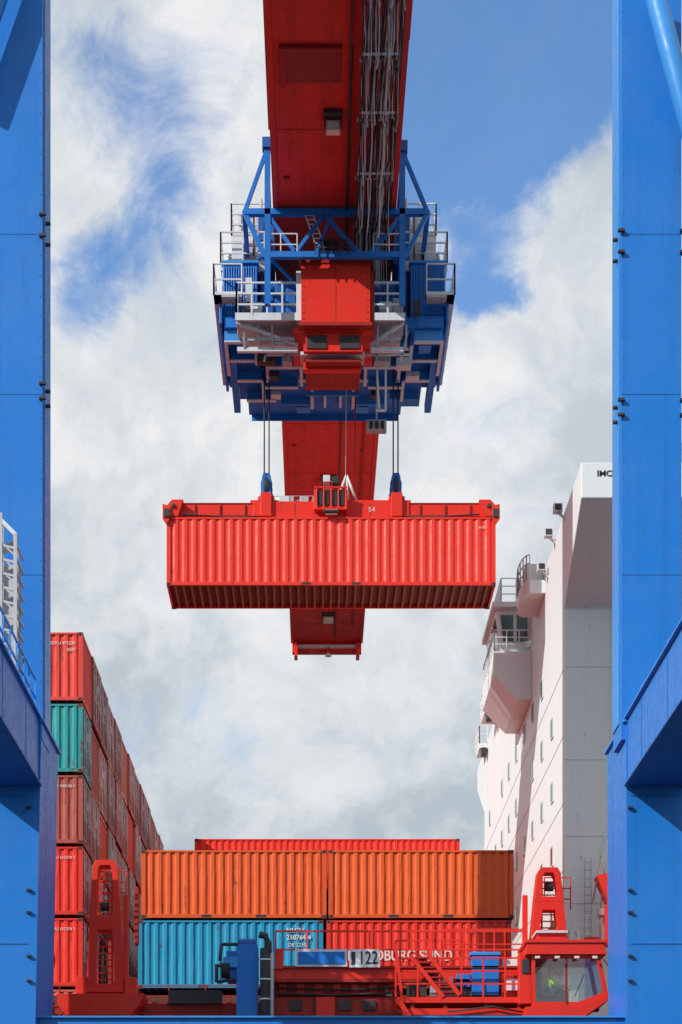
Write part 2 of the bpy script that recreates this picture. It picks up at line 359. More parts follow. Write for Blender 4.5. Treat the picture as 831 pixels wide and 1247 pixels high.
for sx in(-1,1):
    a=lambda v: v*sx
    girder(a(3.9),a(2.9),Y1+0.35,0.42); girder(a(2.75),a(1.75),Y1+0.9,0.38); girder(a(3.8),a(2.5),Y1+1.8,0.36)
    girder(a(2.4),a(1.1),Y1+2.2,0.40); girder(a(3.6),a(2.7),Y1+3.3,0.36); girder(a(2.6),a(1.35),Y1+3.9,0.32)
    girder(a(3.3),a(2.2),Y1+4.9,0.34,sx<0); girder(a(1.3),a(0.2),Y1+3.4,0.3); girder(a(2.0),a(0.9),Y1+5.4,0.30,False)
    girder(a(1.0),a(0.0),Y1+4.7,0.28,False)
    for (xx,ya,yb,h) in((3.9,0.4,2.9,.4),(2.82,0.6,2.0,.45),(2.45,1.9,3.4,.4),(1.2,2.2,3.7,.4),(2.65,3.4,5.0,.36),(0.8,4.0,6.1,.12)):
        x=tcx+a(xx); b.box(x-0.05,x+0.05,Y1+ya,Y1+yb,ZB-h+0.03,ZB-0.004,'blue'); b.box(x-0.06,x+0.06,Y1+ya,Y1+yb,ZB-h-0.03,ZB-h+0.026,'flange')
    b.box(tcx+a(2.75),tcx+a(2.1),Y1+2.5,Y1+3.1,ZB-0.02,ZB-0.006,'black')
    b.box(tcx+a(3.55),tcx+a(3.1),Y1+1.0,Y1+1.6,ZB-0.25,ZB-0.01,'blue_l')
    b.box(tcx+a(1.4),tcx+a(0.9),Y1+5.8,Y1+6.3,ZB-0.22,ZB-0.01,'blue_l')
    b.box(tcx+a(0.35),tcx+a(0.25),Y1+4.9,Y1+5.9,ZB-0.2,ZB-0.01,'flange')
b.box(tcx-3.2,tcx+2.6,Y2-0.05,Y2-0.01,ZB-0.25,ZB-0.004,'blue')
b.obj('underside_platform',tr,0.008)
b=B()
for sx in(-1,1):
    x0,x1=(tcx+sx*4.0,tcx+sx*2.75)
    b.box(x0,x1,Y1+0.35,Y2-1.5,ZB+0.36,ZB+2.35,'blue')
    n=14
    for i in range(n):
        x=min(x0,x1)+0.05+i*(1.25-0.1)/(n-1); b.box(x-0.025,x+0.025,Y1+0.28,Y1+0.347,ZB+0.5,ZB+2.25,'blue')
    b.box(min(x0,x1)-0.05,max(x0,x1)+0.05,Y1+0.25,Y2-1.4,ZB+2.352,ZB+2.45,'blue_l')
    b.box(tcx+sx*2.7,tcx+sx*2.2,Y1+2.0,Y2-1.0,ZB+0.36,ZB+3.0,'blue_d')
    b.box(tcx+sx*4.12,tcx+sx*4.02,Y1+0.1,Y1+5.2,ZB+0.1,ZB+0.95,'blue')
    b.box(tcx+sx*3.85,tcx+sx*3.6,Y1+2,Y1+6,ZB-0.35,ZB-0.002,'blue')
    b.box(tcx+sx*2.6,tcx+sx*1.4,Y1+0.6,Y1+1.4,ZB+0.5,ZB+1.9,'blue')
    for j in range(3): b.box(tcx+sx*(2.5-j*0.4),tcx+sx*(2.2-j*0.4),Y1+0.55,Y1+0.597,ZB+0.7,ZB+1.7,'blue_d')
for sx in(-1,1):
    for yy in(Y1+0.8,Y2-1.6):
        b.box(tcx+sx*2.75,tcx+sx*2.15,yy,yy+1.2,ZB+2.6,ZB+4.4,'blue_d')
        b.tube([(tcx+sx*2.1,yy+0.6,ZB+3.1),(tcx+sx*2.35,yy+0.6,ZB+3.1)],0.4,'dark',16)
b.obj('machine_housings',tr,0.012)
b=B()
YR=Y1-1.3
b.pbox(367,451,320,392,YR,YR+2.4,'red')
b.pbox(364,454,392,396,YR-0.05,YR+2.5,'red_d'); b.pbox(365,453,316,320,YR-0.04,YR+2.45,'red_d')
b.pbox(361,367,330,390,YR+0.1,YR+2.0,'lgrey'); b.pbox(451,456,330,390,YR+0.1,YR+2.0,'red_d')
b.pbox(408.5,409.5,322,391,YR-0.01,YR-0.002,'red_d')
for px in (370,448):
    for py in range(324,392,8): b.pbox(px-.6,px+.6,py-.6,py+.6,YR-0.02,YR-0.002,'red_d')
b.pbox(370,442,402,428,YR+0.4,YR+0.6,'red'); b.pbox(374,398,408,424,YR+0.35,YR+0.398,'dark'); b.pbox(414,438,408,424,YR+0.35,YR+0.398,'dark')
b.pbox(357,456,399,403,YR+0.3,YR+2.8,'red'); b.pbox(370,440,430,450,YR+1.0,YR+1.3,'red'); b.pbox(372,440,440,444,YR+0.95,YR+0.998,'red_d')
b.pbox(366,444,428,432,YR+0.7,YR+1.4,'lgrey')
b.box(XX(372,YR),XX(440,YR),YR+0.6,YR+2.7,ZZ(430,YR),ZZ(427,YR),'red_d')
b.obj('red_housing',tr,0.02)
b=B()
zd=ZZ(386,Y1-1.0)
for sx in(-1,1):
    xo=tcx+sx*3.45 if sx<0 else tcx+sx*2.45; xi=tcx+sx*1.3
    b.box(xo,xi,Y1-1.1,Y1+0.3,zd-0.12,zd,'grey')
    b.box(min(xo,xi)-0.04,max(xo,xi)+0.04,Y1-1.18,Y1-1.102,zd-0.2,zd+0.06,'lgrey')
    b.rail([(xo,Y1+0.2,zd),(xo,Y1-1.1,zd),(xi,Y1-1.1,zd)],1.15,'lgrey',0.03,0.6,3,False)
    xo2=tcx+sx*4.3
    zz=ZB+0.9
    b.box(xo2,tcx+sx*4.02,Y1-0.3,Y1+6.2,zz-0.07,zz,'grey'); b.box(xo2,tcx+sx*3.3,Y1-0.3,Y1+0.2,zz-0.07,zz,'grey')
    b.rail([(tcx+sx*3.3,Y1-0.3,zz),(xo2,Y1-0.3,zz),(xo2,Y1+6.2,zz)],1.1,'lgrey',0.025,0.9,2)
    b.beam((xo,Y1-0.9,zd-0.15),(xi,Y1-0.4,zd-0.7),0.1,0.1,'lgrey'); b.box(min(xo,xi),max(xo,xi),Y1-0.5,Y1-0.35,zd-0.95,zd-0.8,'lgrey')
    b.box(min(xo,xi)+0.2,max(xo,xi)-0.1,Y1-0.6,Y1+0.1,zd-0.62,zd-0.5,'grey')
    for k in range(3):
        x=min(xo,xi)+0.25+k*0.5; b.beam((x,Y1-0.8,zd-0.15),(x,Y1-0.5,zd-0.85),0.06,0.06,'grey')
    for j,(z,dx) in enumerate(((ZB+2.5,4.1),(ZB+4.0,3.75))):
        ya,yb=(Y1+0.6,Y1+4.4) if j==0 else (Y1+1.4,Y1+5.2)
        b.box(tcx+sx*dx,tcx+sx*2.5,ya,yb,z-0.08,z,'grey')
        b.rail([(tcx+sx*2.5,ya,z),(tcx+sx*dx,ya,z),(tcx+sx*dx,yb,z),(tcx+sx*2.5,yb,z)],1.15,'lgrey',0.025,0.8,3)
        for q_ in range(5):
            yy=ya+(yb-ya)*q_/4; b.box(tcx+sx*dx,tcx+sx*2.5,yy-0.05,yy+0.05,z-0.26,z-0.082,'lgrey')
        for yy in(ya+0.3,yb-0.3): b.beam((tcx+sx*(dx-0.1),yy,z-1.5),(tcx+sx*(dx-0.1),yy,z-0.08),0.12,0.12,'lgrey')
    b.box(tcx+sx*3.5,tcx+sx*2.9,Y1+1.7,Y1+2.6,ZB+4.0,ZB+4.9,'lgrey'); b.box(tcx+sx*3.2,tcx+sx*2.7,Y1+0.9,Y1+1.5,ZB+2.5,ZB+3.5,'grey')
    b.box(tcx+sx*3.7,tcx+sx*3.3,Y1+0.75,Y1+1.2,ZB+2.5,ZB+3.3,'lgrey'); b.box(tcx+sx*2.9,tcx+sx*2.6,Y1+2.6,Y1+3.4,ZB+4.0,ZB+5.4,'grey')
    for k in range(7):
        yy=Y1+1.0+k*0.22; z=ZB+2.6+k*0.2; b.box(tcx+sx*3.9,tcx+sx*3.4,yy,yy+0.2,z,z+0.03,'lgrey')
    b.beam((tcx+sx*3.9,Y1+1.0,ZB+2.55),(tcx+sx*3.9,Y1+2.5,ZB+3.95),0.05,0.16,'lgrey')
    b.beam((tcx+sx*3.4,Y1+1.0,ZB+2.55),(tcx+sx*3.4,Y1+2.5,ZB+3.95),0.05,0.16,'lgrey')
    # gallery support trusses and cable conduits
    for k in range(4):
        ya=Y1+0.8+k*1.0; b.beam((tcx+sx*3.95,ya,ZB+1.0),(tcx+sx*3.95,ya+1.0,ZB+2.3),0.06,0.06,'lgrey')
    b.tube([(tcx+sx*2.65,Y1+1.2,ZB+5.2),(tcx+sx*2.65,Y1+1.2,ZB+0.6)],0.05,'grey',6); b.tube([(tcx+sx*2.9,Y1+0.5,ZB+4.4),(tcx+sx*2.9,Y1+0.5,ZB+0.6)],0.035,'dark',6)
b.obj('platforms_and_railings',tr)
b=B(); YT=61.8
def q(px,py,Y=YT): return P(px,py,Y)
for px,yt in((326,172),(490,176)):
    b.beam(q(px,yt),q(px,372),0.2,0.2,'blue'); b.beam(q(px,yt,YT+3.2),q(px,360,YT+3.2),0.18,0.18,'blue')
    b.box(q(px,yt).x-0.18,q(px,yt).x+0.18,YT-0.18,YT+0.18,q(px,yt).z-0.3,q(px,yt).z+0.05,'blue_d')
b.beam(q(298,259),q(521,259),0.2,0.2,'blue'); b.beam(q(318,311),q(498,311),0.18,0.2,'blue')
b.beam(q(298,259),q(326,180),0.13,0.13,'blue'); b.beam(q(521,259),q(490,184),0.13,0.13,'blue')
b.beam(q(298,259),q(322,311),0.15,0.15,'blue'); b.beam(q(521,259),q(495,311),0.15,0.15,'blue')
b.beam(q(326,262),q(360,308),0.12,0.12,'blue');b.beam(q(395,262),q(360,308),0.12,0.12,'blue');b.beam(q(395,262),q(437,308),0.12,0.12,'blue')
b.beam(q(490,262),q(452,308),0.12,0.12,'blue'); b.beam(q(405,262),q(385,308),0.1,0.1,'blue')
for px in(298,521): b.beam(q(px,259),q(px,259)+Vector((0,4.2,0)),0.16,0.16,'blue')
for px in(326,490):
    for py in(259,311,200): b.beam(q(px,py),q(px,py)+Vector((0,3.4,0)),0.13,0.13,'blue')
    b.beam(q(px,262),q(px,311)+Vector((0,3.4,0)),0.1,0.1,'blue')
b.beam(q(326,311),q(326,311)+Vector((1.6,3,0)),0.1,0.1,'blue')
for dx in(0,0.28): b.beam(q(372+dx*35,262),q(384+dx*35,296),0.04,0.04,'lgrey')
for k in range(7):
    t=k/6; p=q(372,262).lerp(q(384,296),t); b.beam(p,p+Vector((0.28,0,0)),0.03,0.03,'lgrey')
b.rail([q(384,314)+Vector((0,-.2,0)),q(424,314)+Vector((0,-.2,0))],0.5,'dark',0.02,0.3,2,False)
b.box(q(392,0).x,q(412,0).x,YT+0.3,YT+0.9,q(0,300).z,q(0,285).z,'dark')
b.rail([q(322,311,YT-.05),q(362,311,YT-.05)],0.75,'lgrey',0.02,0.6,2,False); b.rail([q(455,311,YT-.05),q(493,311,YT-.05)],0.75,'lgrey',0.02,0.6,2,False)
b.obj('truss_frame',tr)
b=B()
for (px,py,w,h,Y,mt) in ((312,372,14,8,62.6,'lgrey'),(470,372,16,9,62.6,'lgrey'),(492,440,18,10,64.5,'lgrey'),(324,436,22,7,64.5,'dark'),(466,436,20,8,64.3,'grey'),(340,415,16,6,63,'lgrey'),(350,436,12,8,64,'grey'),(503,455,16,6,66,'lgrey'),(484,372,10,18,62.8,'grey'),(303,350,8,24,62.7,'lgrey'),(392,448,8,10,64,'grey'),(420,452,12,8,65,'grey'),(432,440,8,14,64,'lgrey'),(334,455,12,7,66,'dark'),(300,372,8,14,63,'dark'),(508,372,8,14,63,'dark'),(336,478,12,5,68,'lgrey'),(458,478,12,6,68,'dark'),(403,442,6,18,63.6,'dark')):
    b.box(XX(px-w/2,Y),XX(px+w/2,Y),Y,Y+0.4,ZZ(py+h/2,Y),ZZ(py-h/2,Y),mt)
for (x0,y0,x1,y1) in ((458,420,462,500),(470,440,470,500),(458,500,470,500),(330,400,322,440),(340,400,352,438),(450,400,470,432),(498,400,488,440),(444,432,500,432),(322,432,372,432)):
    b.beam(P(x0,y0,64.0),P(x1,y1,64.0),0.07,0.07,'lgrey')
b.box(XX(447,66),XX(471,66),66,66.3,ZZ(524,66),ZZ(511,66),'grey'); b.beam(P(459,511,66.1),P(459,440,66.1),0.06,0.06,'grey')
for k in range(3): b.box(XX(450+k*7,66),XX(454+k*7,66),65.95,65.998,ZZ(522,66),ZZ(513,66),'dark')
b.obj('trolley_gear',tr)
b=B()
for px in(325,482):
    x=XX(px,ym)
    for dx in(-0.09,0.09):
        for dy in(-0.12,0.12):
            b.tube([(x+dx,ym+dy,ztop+1.6),(x+dx*1.0,ym+dy,ZB+0.3)],0.022,'rope',6)
b.tube([(XX(421,ym),ym-0.4,ztop+1.9),(XX(422,ym),ym-0.4,ZB+0.3)],0.016,'sling',5)
b.tube([(XX(431,ym),ym-0.4,ztop+1.1),(XX(434,ym),ym-0.4,ZB+0.3)],0.025,'red_d',5)
p=Vector((XX(422,ym),ym-0.4,ztop+1.9))
b.tube([p,(XX(411,ym),ym-0.4,ztop+1.0)],0.05,'sling',6); b.tube([p,(XX(434,ym),ym-0.4,ztop+0.95)],0.05,'sling',6)
b.tube([p,(XX(424,ym),ym-0.4,ztop+0.9)],0.04,'sling',6)
b.obj('hoist_ropes',tr)
# ---------------------------------------------------------------- crane structure
cr=empty('container_gantry_crane')
ZBM=36.3+HC; bx0,bx1=tcx-2.05,tcx+2.05
YB0=48.6
b=B()
YE=2158*36.3/737
b.box(bx0,bx1,YB0,YE,ZBM,ZBM+2.8,'boomred')
b.box(bx0-0.10,bx0+0.08,YB0,YE-0.1,ZBM-0.06,ZBM+0.12,'boomred'); b.box(bx1-0.08,bx1+0.10,YB0,YE-0.1,ZBM-0.06,ZBM+0.12,'boomred')
b.box(bx0-0.16,bx0-0.101,YB0,58.0,ZBM+0.3,ZBM+0.42,'red_d')
b.box(bx0-0.12,bx1+0.12,YB0-0.02,53.2,ZBM-0.03,ZBM+2.7,'boomred')
b.box(bx0+0.28,bx0+0.45,53.6,55.3,ZBM-0.10,ZBM-0.004,'red_d'); b.box(bx0+0.28,bx0+2.2,53.45,53.6,ZBM-0.12,ZBM-0.004,'red_d'); b.box(bx0+0.5,bx0+2.2,53.7,55.2,ZBM-0.012,ZBM-0.004,'red_d')
for yy in [57.5,62,67,72.5,78,83,88,93,98,103]:
    b.box(bx0+0.1,bx1-0.1,yy,yy+0.025,ZBM-0.010,ZBM-0.003,'red_d')
for yy in [60,65,71,74,80,90,99]:
    b.box(bx0+0.3,bx0+0.5,yy,yy+0.15,ZBM-0.06,ZBM-0.004,'red_d'); b.box(bx1-0.7,bx1-0.5,yy+.5,yy+.65,ZBM-0.06,ZBM-0.004,'red_d')
b.box(tcx+1.45,tcx+1.52,53.3,YE-3,ZBM-0.10,ZBM-0.012,'red_d')
b.tube([(tcx+0.45,53.5,ZBM-0.06),(tcx+0.45,YE-1,ZBM-0.06)],0.03,'dark',6)
b.box(bx0-0.02,bx1+0.02,YE,YE+0.5,ZBM-0.55,ZBM+0.6,'boomred'); b.box(bx0+0.2,bx1-0.2,YE-0.25,YE-0.01,ZBM-0.35,ZBM-0.18,'lgrey')
for x in(bx0+0.1,bx1-0.3): b.box(x,x+0.2,YE-0.5,YE+0.3,ZBM-0.95,ZBM-0.1,'red')
b.obj('boom',cr,0.02)
b=B()
def lamp(x,y,z,w=0.5):
    b.box(x-w/2,x+w/2,y,y+0.35,z-0.30,z-0.02,'grey'); b.box(x-w/2+0.05,x+w/2-0.05,y-0.02,y-0.002,z-0.26,z-0.07,'lampglass'); b.box(x-w/2+0.04,x+w/2-0.04,y+0.03,y+0.3,z-0.32,z-0.302,'lampglass')
    b.box(x-w/2-0.05,x-w/2-0.01,y,y+0.2,z-0.25,z+0.15,'dark'); b.box(x+w/2+0.01,x+w/2+0.05,y,y+0.2,z-0.25,z+0.15,'dark')
    b.box(x-w/2-0.05,x+w/2+0.05,y+0.36,y+0.4,z-0.1,z+0.12,'dark'); b.box(x-w/2-0.08,x+w/2+0.08,y-0.35,y-0.1,z+0.0,z+0.10,'dark')
lamp(XX(406,56.6),56.8,ZBM-0.12,0.46); lamp(XX(400,83),83.5,ZBM-0.1,0.5); lamp(XX(400,102),101.5,ZBM-0.1,0.6)
lx=XX(400,YE); b.tube([(lx,YE-0.3,ZBM-0.35),(lx,YE-0.3,ZBM-0.7)],0.05,'red'); b.tube([(lx,YE-0.3,ZBM-0.9),(lx,YE-0.3,ZBM-0.7)],[0.2,0.12],'lampglass',10); b.box(lx-0.28,lx+0.28,YE-0.35,YE-0.25,ZBM-0.8,ZBM-0.74,'red')
b.obj('boom_lamps',cr)
# festoon cables
b=B(); rnd=random.Random(5)
fx0,fx1=tcx+0.72,tcx+1.86
Ys=[48.8,50.9,53.6,56.4,59.5,62.4]
for c in range(38):
    x=fx0+(fx1-fx0)*(c+rnd.random()*0.6)/38; r=rnd.choice([0.012,0.015,0.02,0.026]); mt=rnd.choice(['black','black','dark','lgrey','grey','grey','lgrey','black'])
    sag=0.15+0.9*rnd.random(); pts=[]; ph=rnd.random()*6
    for a,e in zip(Ys[:-1],Ys[1:]):
        s2=sag*(0.8+0.4*rnd.random())
        for k in range(8):
            t=k/8; jx=(rnd.random()-0.5)*0.03
            pts.append((x+jx+0.035*math.sin((a+t*3)*1.7+ph),a+(e-a)*t,ZBM-0.35-s2*4*t*(1-t)))
    pts.append((x,Ys[-1],ZBM-0.35))
    pts.append((x,Ys[-1]+0.3,ZBM-1.2)); pts.append((x,Ys[-1]+0.2,ZBM-2.0-0.4*rnd.random()))
    b.tube(pts,r,mt,5)
for yy in Ys:
    b.box(fx0-0.06,fx1+0.06,yy-0.04,yy+0.04,ZBM-0.40,ZBM-0.32,'grey'); b.box(fx0+0.1,fx1-0.1,yy-0.12,yy+0.12,ZBM-0.298,ZBM-0.13,'dark')
for yy in [52.2,54.9,58.0]:
    b.box(fx0-0.02,fx1+0.02,yy-0.025,yy+0.025,ZBM-1.15,ZBM-1.10,'lgrey')
b.box(fx0-0.35,fx0-0.28,YB0,62.3,ZBM-0.2,ZBM-0.05,'dark'); b.box(fx1+0.05,fx1+0.1,YB0,62.3,ZBM-0.12,ZBM-0.065,'dark')
b.obj('festoon_cables',cr)
# legs
YL=48.0
b=B()
zk=ZZ(878,YL)
for side,(xin,xout) in (('l',(-7.41,-9.05)),('r',(8.27,9.90))):
    b.box(xin,xout,YL,YL+1.3,zk-0.5,60,'blue')
    s=1 if xin>0 else -1
    b.box(xin-s*0.03,xin-s*0.001,YL+0.25,YL+1.28,zk,59,'blue_l')
    for py in(262,288,468,486):
        z=ZZ(py+ (20 if s>0 else 0),YL)
        b.box(xin-s*0.10,xin+s*0.08,YL-0.11,YL-0.01,z-0.035,z+0.035,'dark')
        b.tube([(xin-s*0.16,YL+0.4,z),(xin,YL+0.4,z)],0.055,'dark',8)
        if s>0: b.box(xout-0.05,xout+0.1,YL-0.1,YL+0.1,z-0.03,z+0.03,'dark')
    for py in(285,480,700,):
        z=ZZ(py,YL); b.box(xin+s*0.01,xout-s*0.01,YL-0.008,YL-0.002,z-0.009,z+0.009,'blue_d')
    for k in range(60):
        z=zk+0.5+k*0.55; b.box(xin+s*0.05,xin+s*0.075,YL-0.012,YL-0.002,z,z+0.025,'blue_d')
    xi2= -7.42 if s<0 else 8.38
    xib= -7.72 if s<0 else 8.45
    xo2= -11 if s<0 else 11.5
    zl=0.9
    vs=[]
    for z,xi in((zl,xib),(zk,xi2)):
        vs+=[(xi,YL-0.1,z),(xo2,YL-0.1,z),(xo2,YL+3.0,z),(xi,YL+3.0,z)]
    b.add(vs,[(0,1,5,4),(1,2,6,5),(2,3,7,6),(3,0,4,7),(0,3,2,1),(4,5,6,7)],'blue')
    b.box(xi2-s*0.08,xo2,YL-0.16,YL+3.08,zk-0.06,zk+0.02,'blue_l')
    for py in(970,1150):
        z=ZZ(py,YL)
        b.box(xib+s*0.05,xo2,YL-0.118,YL-0.102,z-0.010,z+0.010,'blue_d')
    for py in(985,1085,1112,1165,1195):
        z=ZZ(py,YL); b.box(xib-s*0.02,xib+s*0.10,YL-0.2,YL-0.105,z-0.03,z+0.03,'dark')
    for k in range(26):
        z=zk-0.8-k*0.3; b.box(xib+s*(-0.03),xib+s*0.03,YL+1.5,YL+1.56,z,z+0.06,'blue_d')
    b.box(xin+s*0.2,xin+s*2.2,10,12.2,0.9,60,'blue')
    zt_,zb_=ZZ(877,YL),ZZ(957,YL)
    xb=8.42 if s>0 else -7.5
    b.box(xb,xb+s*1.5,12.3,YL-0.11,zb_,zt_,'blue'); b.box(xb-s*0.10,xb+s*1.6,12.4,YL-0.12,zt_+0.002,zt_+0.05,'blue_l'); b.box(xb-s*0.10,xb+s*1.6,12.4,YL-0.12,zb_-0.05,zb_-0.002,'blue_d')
    for k in range(10):
        y=YL-2.2-k*3.4; b.box(xb-s*0.01,xb-s*0.002,y,y+0.02,zb_+0.05,zt_-0.05,'blue_d')
        b.prism([(y,zt_+0.05),(y+0.4,zt_+0.05),(y+0.3,zt_+0.32),(y+0.1,zt_+0.32)],'x',xb+s*0.02,xb+s*0.08,'blue')
    for yy in (11,YL+1.4):
        b.box(xin-s*1.6,xin+s*3.6,yy-0.5,yy+0.5,0.55,1.3,'blue_d')
        for k in range(5):
            x=xin-s*1.3+s*k*1.15; b.tube([(x,yy-0.12,0.36),(x,yy+0.12,0.36)],0.35,'dark',18)
b.box(-9,9.9,YL+0.1,YL+1.6,57,59.8,'blue'); b.box(-9,9.9,10.2,11.8,57,59.8,'blue')
for sx in(-1.6,1.6): b.beam((tcx+sx,YL+0.9,ZBM+2.75),(tcx+sx,YL+0.9,57.05),0.35,0.35,'blue')
zs=ZZ(1238,YL); b.box(-7.75,8.5,YL+0.3,YL+1.9,zs-1.6,zs,'blue'); b.box(-7.8,8.5,YL+0.2,YL+2.0,zs+0.002,zs+0.05,'blue_l')
b.tube([P(-40,110,47.5),P(20,-60,47.5)],0.22,'blue_l',14); b.tube([P(797,-10,47.4),P(850,190,47.4)],0.28,'blue_l',16)
b.obj('portal_frame',cr,0.02)
# access stairs, left
b=B()
YS=45.5
for px in(-14,1,19): b.beam(P(px,625 if px<19 else 650,YS),P(px,900,YS),0.09,0.09,'grey')
b.beam(P(-14,618,YS),P(20,652,YS),0.08,0.1,'lgrey')
for px in(3,21): b.beam(P(px,640 if px<19 else 665,YS+1.2),P(px,880,YS+1.2),0.08,0.08,'grey')
for py in range(660,800,17):
    b.beam(P(-14,py,YS),P(19,py+8,YS),0.05,0.06,'grey'); b.beam(P(1,py,YS),P(19,py+17,YS),0.03,0.04,'grey')
    b.beam(P(19,py,YS),P(19,py,YS)+Vector((0,1.2,0)),0.05,0.05,'grey')
    if (py//17)%2: b.beam(P(-12,py,YS+0.6),P(18,py-14,YS+0.6),0.5,0.03,'grey')
b.box(XX(-14,YS),XX(16,YS),YS+1.25,YS+1.3,ZZ(800,YS),ZZ(665,YS),'grey')
xs=-7.52
ztb=ZZ(877,YL)+0.05
b.rail([(xs-0.05,30,ztb),(xs-0.05,YL-0.2,ztb)],1.0,'blue_l',0.025,1.0,2,False)
b.obj('access_stairs',cr)
b=B()
lamp(XX(797,46),46.2,ZZ(912,46),0.38); lamp(XX(8,46),46.2,ZZ(905,46),0.3)
b.tube([P(797,912,46.3),P(806,893,46.3)],0.025,'dark',6)
b.obj('portal_floodlights',cr)

# ---------------------------------------------------------------- ship
sh=empty('container_ship')
deck=ZZ(1212,60)
b=B()
xsb=[-110,-100,-85,-60,0,60,70]; hw=[0.4,6,13,16.4,16.4,16.4,15.0]; yc=59.2+16.4
vs=[];n=len(xsb)
for x,w in zip(xsb,hw):
    zt2=deck-0.8
    vs+=[(x,yc-w,zt2),(x+ (4 if x<-80 else 0),yc-w*0.92,-1.9),(x+(4 if x<-80 else 0),yc+w*0.92,-1.9),(x,yc+w,zt2)]
fs=[]
for i in range(n-1):
    for k in range(3): fs.append((i*4+k,i*4+k+1,(i+1)*4+k+1,(i+1)*4+k))
    fs.append((i*4,(i+1)*4,(i+1)*4+3,i*4+3))
fs+= [(0,1,2,3),((n-1)*4+3,(n-1)*4+2,(n-1)*4+1,(n-1)*4)]
b.add(vs,fs,'hull')
b.obj('hull',sh)
b=B()
b.box(-22,8.4,59.95,91.9,deck-0.79,deck-0.05,'deck')
b.box(-22,8.2,59.6,59.9,deck-0.7,deck-0.3,'red_d')
for k in range(60):
    x=-22+k*0.5; b.box(x,x+0.08,59.5,59.59,deck-0.79,deck-0.1,'red_d')
b.rail([(-22,59.3,deck-0.79),(8.5,59.3,deck-0.79)],1.0,'red_d',0.02,1.2,3,False)
for x in (-6.9,7.3): b.box(x-0.15,x+0.15,60.1,60.5,deck-0.8,deck+1.9,'red_d')
b.obj('hatch_coaming',sh)
b=B()
XW=8.68
dz=deck-0.79
prof=[(62,dz),(62,ZZ(740,62)),(58,ZZ(606,58)),(58,ZZ(563,58)),(95.3,ZZ(563,58)),(95.3,ZZ(606,58)),(91.3,ZZ(740,62)),(91.3,dz)]
b.prism(prof,'x',XW,26,'white')
b.obj('superstructure',sh,0.03)
b=B()
for py in(741,812,925,1018,1100):
    z=ZZ(py,62); b.box(XW+0.03,26,61.985,61.997,z-0.010,z+0.010,'cream')
for x in(XW+1.6,XW+5): b.box(x,x+0.015,61.98,61.984,dz,ZZ(742,62),'cream')
zr=ZZ(740,62)
def port(y,z,w=0.45,h=0.62):
    b.box(XW-0.04,XW-0.002,y-w/2-0.07,y+w/2+0.07,z-h/2-0.07,z+h/2+0.07,'cream')
    b.box(XW-0.055,XW-0.042,y-w/2,y+w/2,z-h/2,z+h/2,'win')
for row in range(6):
    z=zr-1.0-row*2.35
    for k in range(9):
        if (row*5+k*3)%7 in(0,):continue
        port(65+k*2.9,z)
for row in range(6):
    z=zr-2.1-row*2.35; b.box(XW-0.015,XW-0.003,62.2,91,z-0.012,z+0.012,'cream')
for (px,py,Y) in ((681,618,61.5),(661,690,66),(672,648,64)):
    p=P(px,py,Y); b.box(XW-0.42,XW-0.12,p.y,p.y+0.3,p.z-0.12,p.z+0.16,'lgrey'); b.box(XW-0.38,XW-0.16,p.y-0.02,p.y-0.002,p.z-0.08,p.z+0.12,'dark'); b.beam((XW-0.27,p.y+0.15,p.z-0.1),(XW+0.1,p.y+0.2,p.z-0.4),0.07,0.07,'cream')
b.obj('ship_fittings',sh)
b=B()
Yh0,Yh1=71.8,75.8; xh=XX(603,72)
zt1=ZZ(745,72); zm=ZZ(800,72); zl=ZZ(828,72); zll=ZZ(858,72)
b.prism([(XW-0.003,zm),(xh+0.25,zm),(xh+0.0,zt1),(XW-0.003,zt1)],'y',Yh0,Yh1,'white')
b.prism([(XW-0.004,zm-0.002),(xh-0.12,zm-0.002),(xh-0.12,zl),(XW-0.55,zll),(XW-0.004,zll)],'y',Yh0-0.5,Yh1+0.3,'white')
b.box(xh-0.15,XW-0.01,Yh0-0.35,Yh1+0.2,zt1+0.002,zt1+0.22,'cream')
def quadwin(x0,x1,z0,z1,y,slant=0):
    b.prism([(x0-0.05,z0-.05),(x1+0.05,z0-.05),(x1+0.05,z1+.05),(x0+slant-0.05,z1+.05)],'y',y-0.03,y-0.004,'lgrey')
    b.prism([(x0+0.0,z0),(x1,z0),(x1,z1),(x0+slant,z1)],'y',y-0.06,y-0.032,'win')
zw0=zm+0.55; zw1=zt1-0.22
quadwin(xh+0.32,xh+0.72,zw0,zw1,Yh0,-0.12); quadwin(xh+0.86,XW-0.12,zw0,zw1,Yh0)
for k in range(3):
    y=Yh0+0.3+k*1.25
    f0=(zw0-zm)/(zt1-zm); f1=(zw1-zm)/(zt1-zm)
    x_0=xh+0.25*(1-f0)-0.02; x_1=xh+0.25*(1-f1)-0.02
    b.add([(x_0,y,zw0),(x_0,y+1.0,zw0),(x_1,y+1.0,zw1),(x_1,y,zw1)],[(0,1,2,3)],'win')
b.rail([(XW,Yh0-0.48,zm),(xh-0.10,Yh0-0.48,zm),(xh-0.10,Yh1,zm)],0.85,'lgrey',0.022,0.5,3,False)
b.rail([(XW,Yh0-0.3,zt1+0.22),(xh+0.2,Yh0-0.3,zt1+0.22),(xh+0.2,Yh1,zt1+0.22)],0.95,'lgrey',0.022,0.5,3,False)
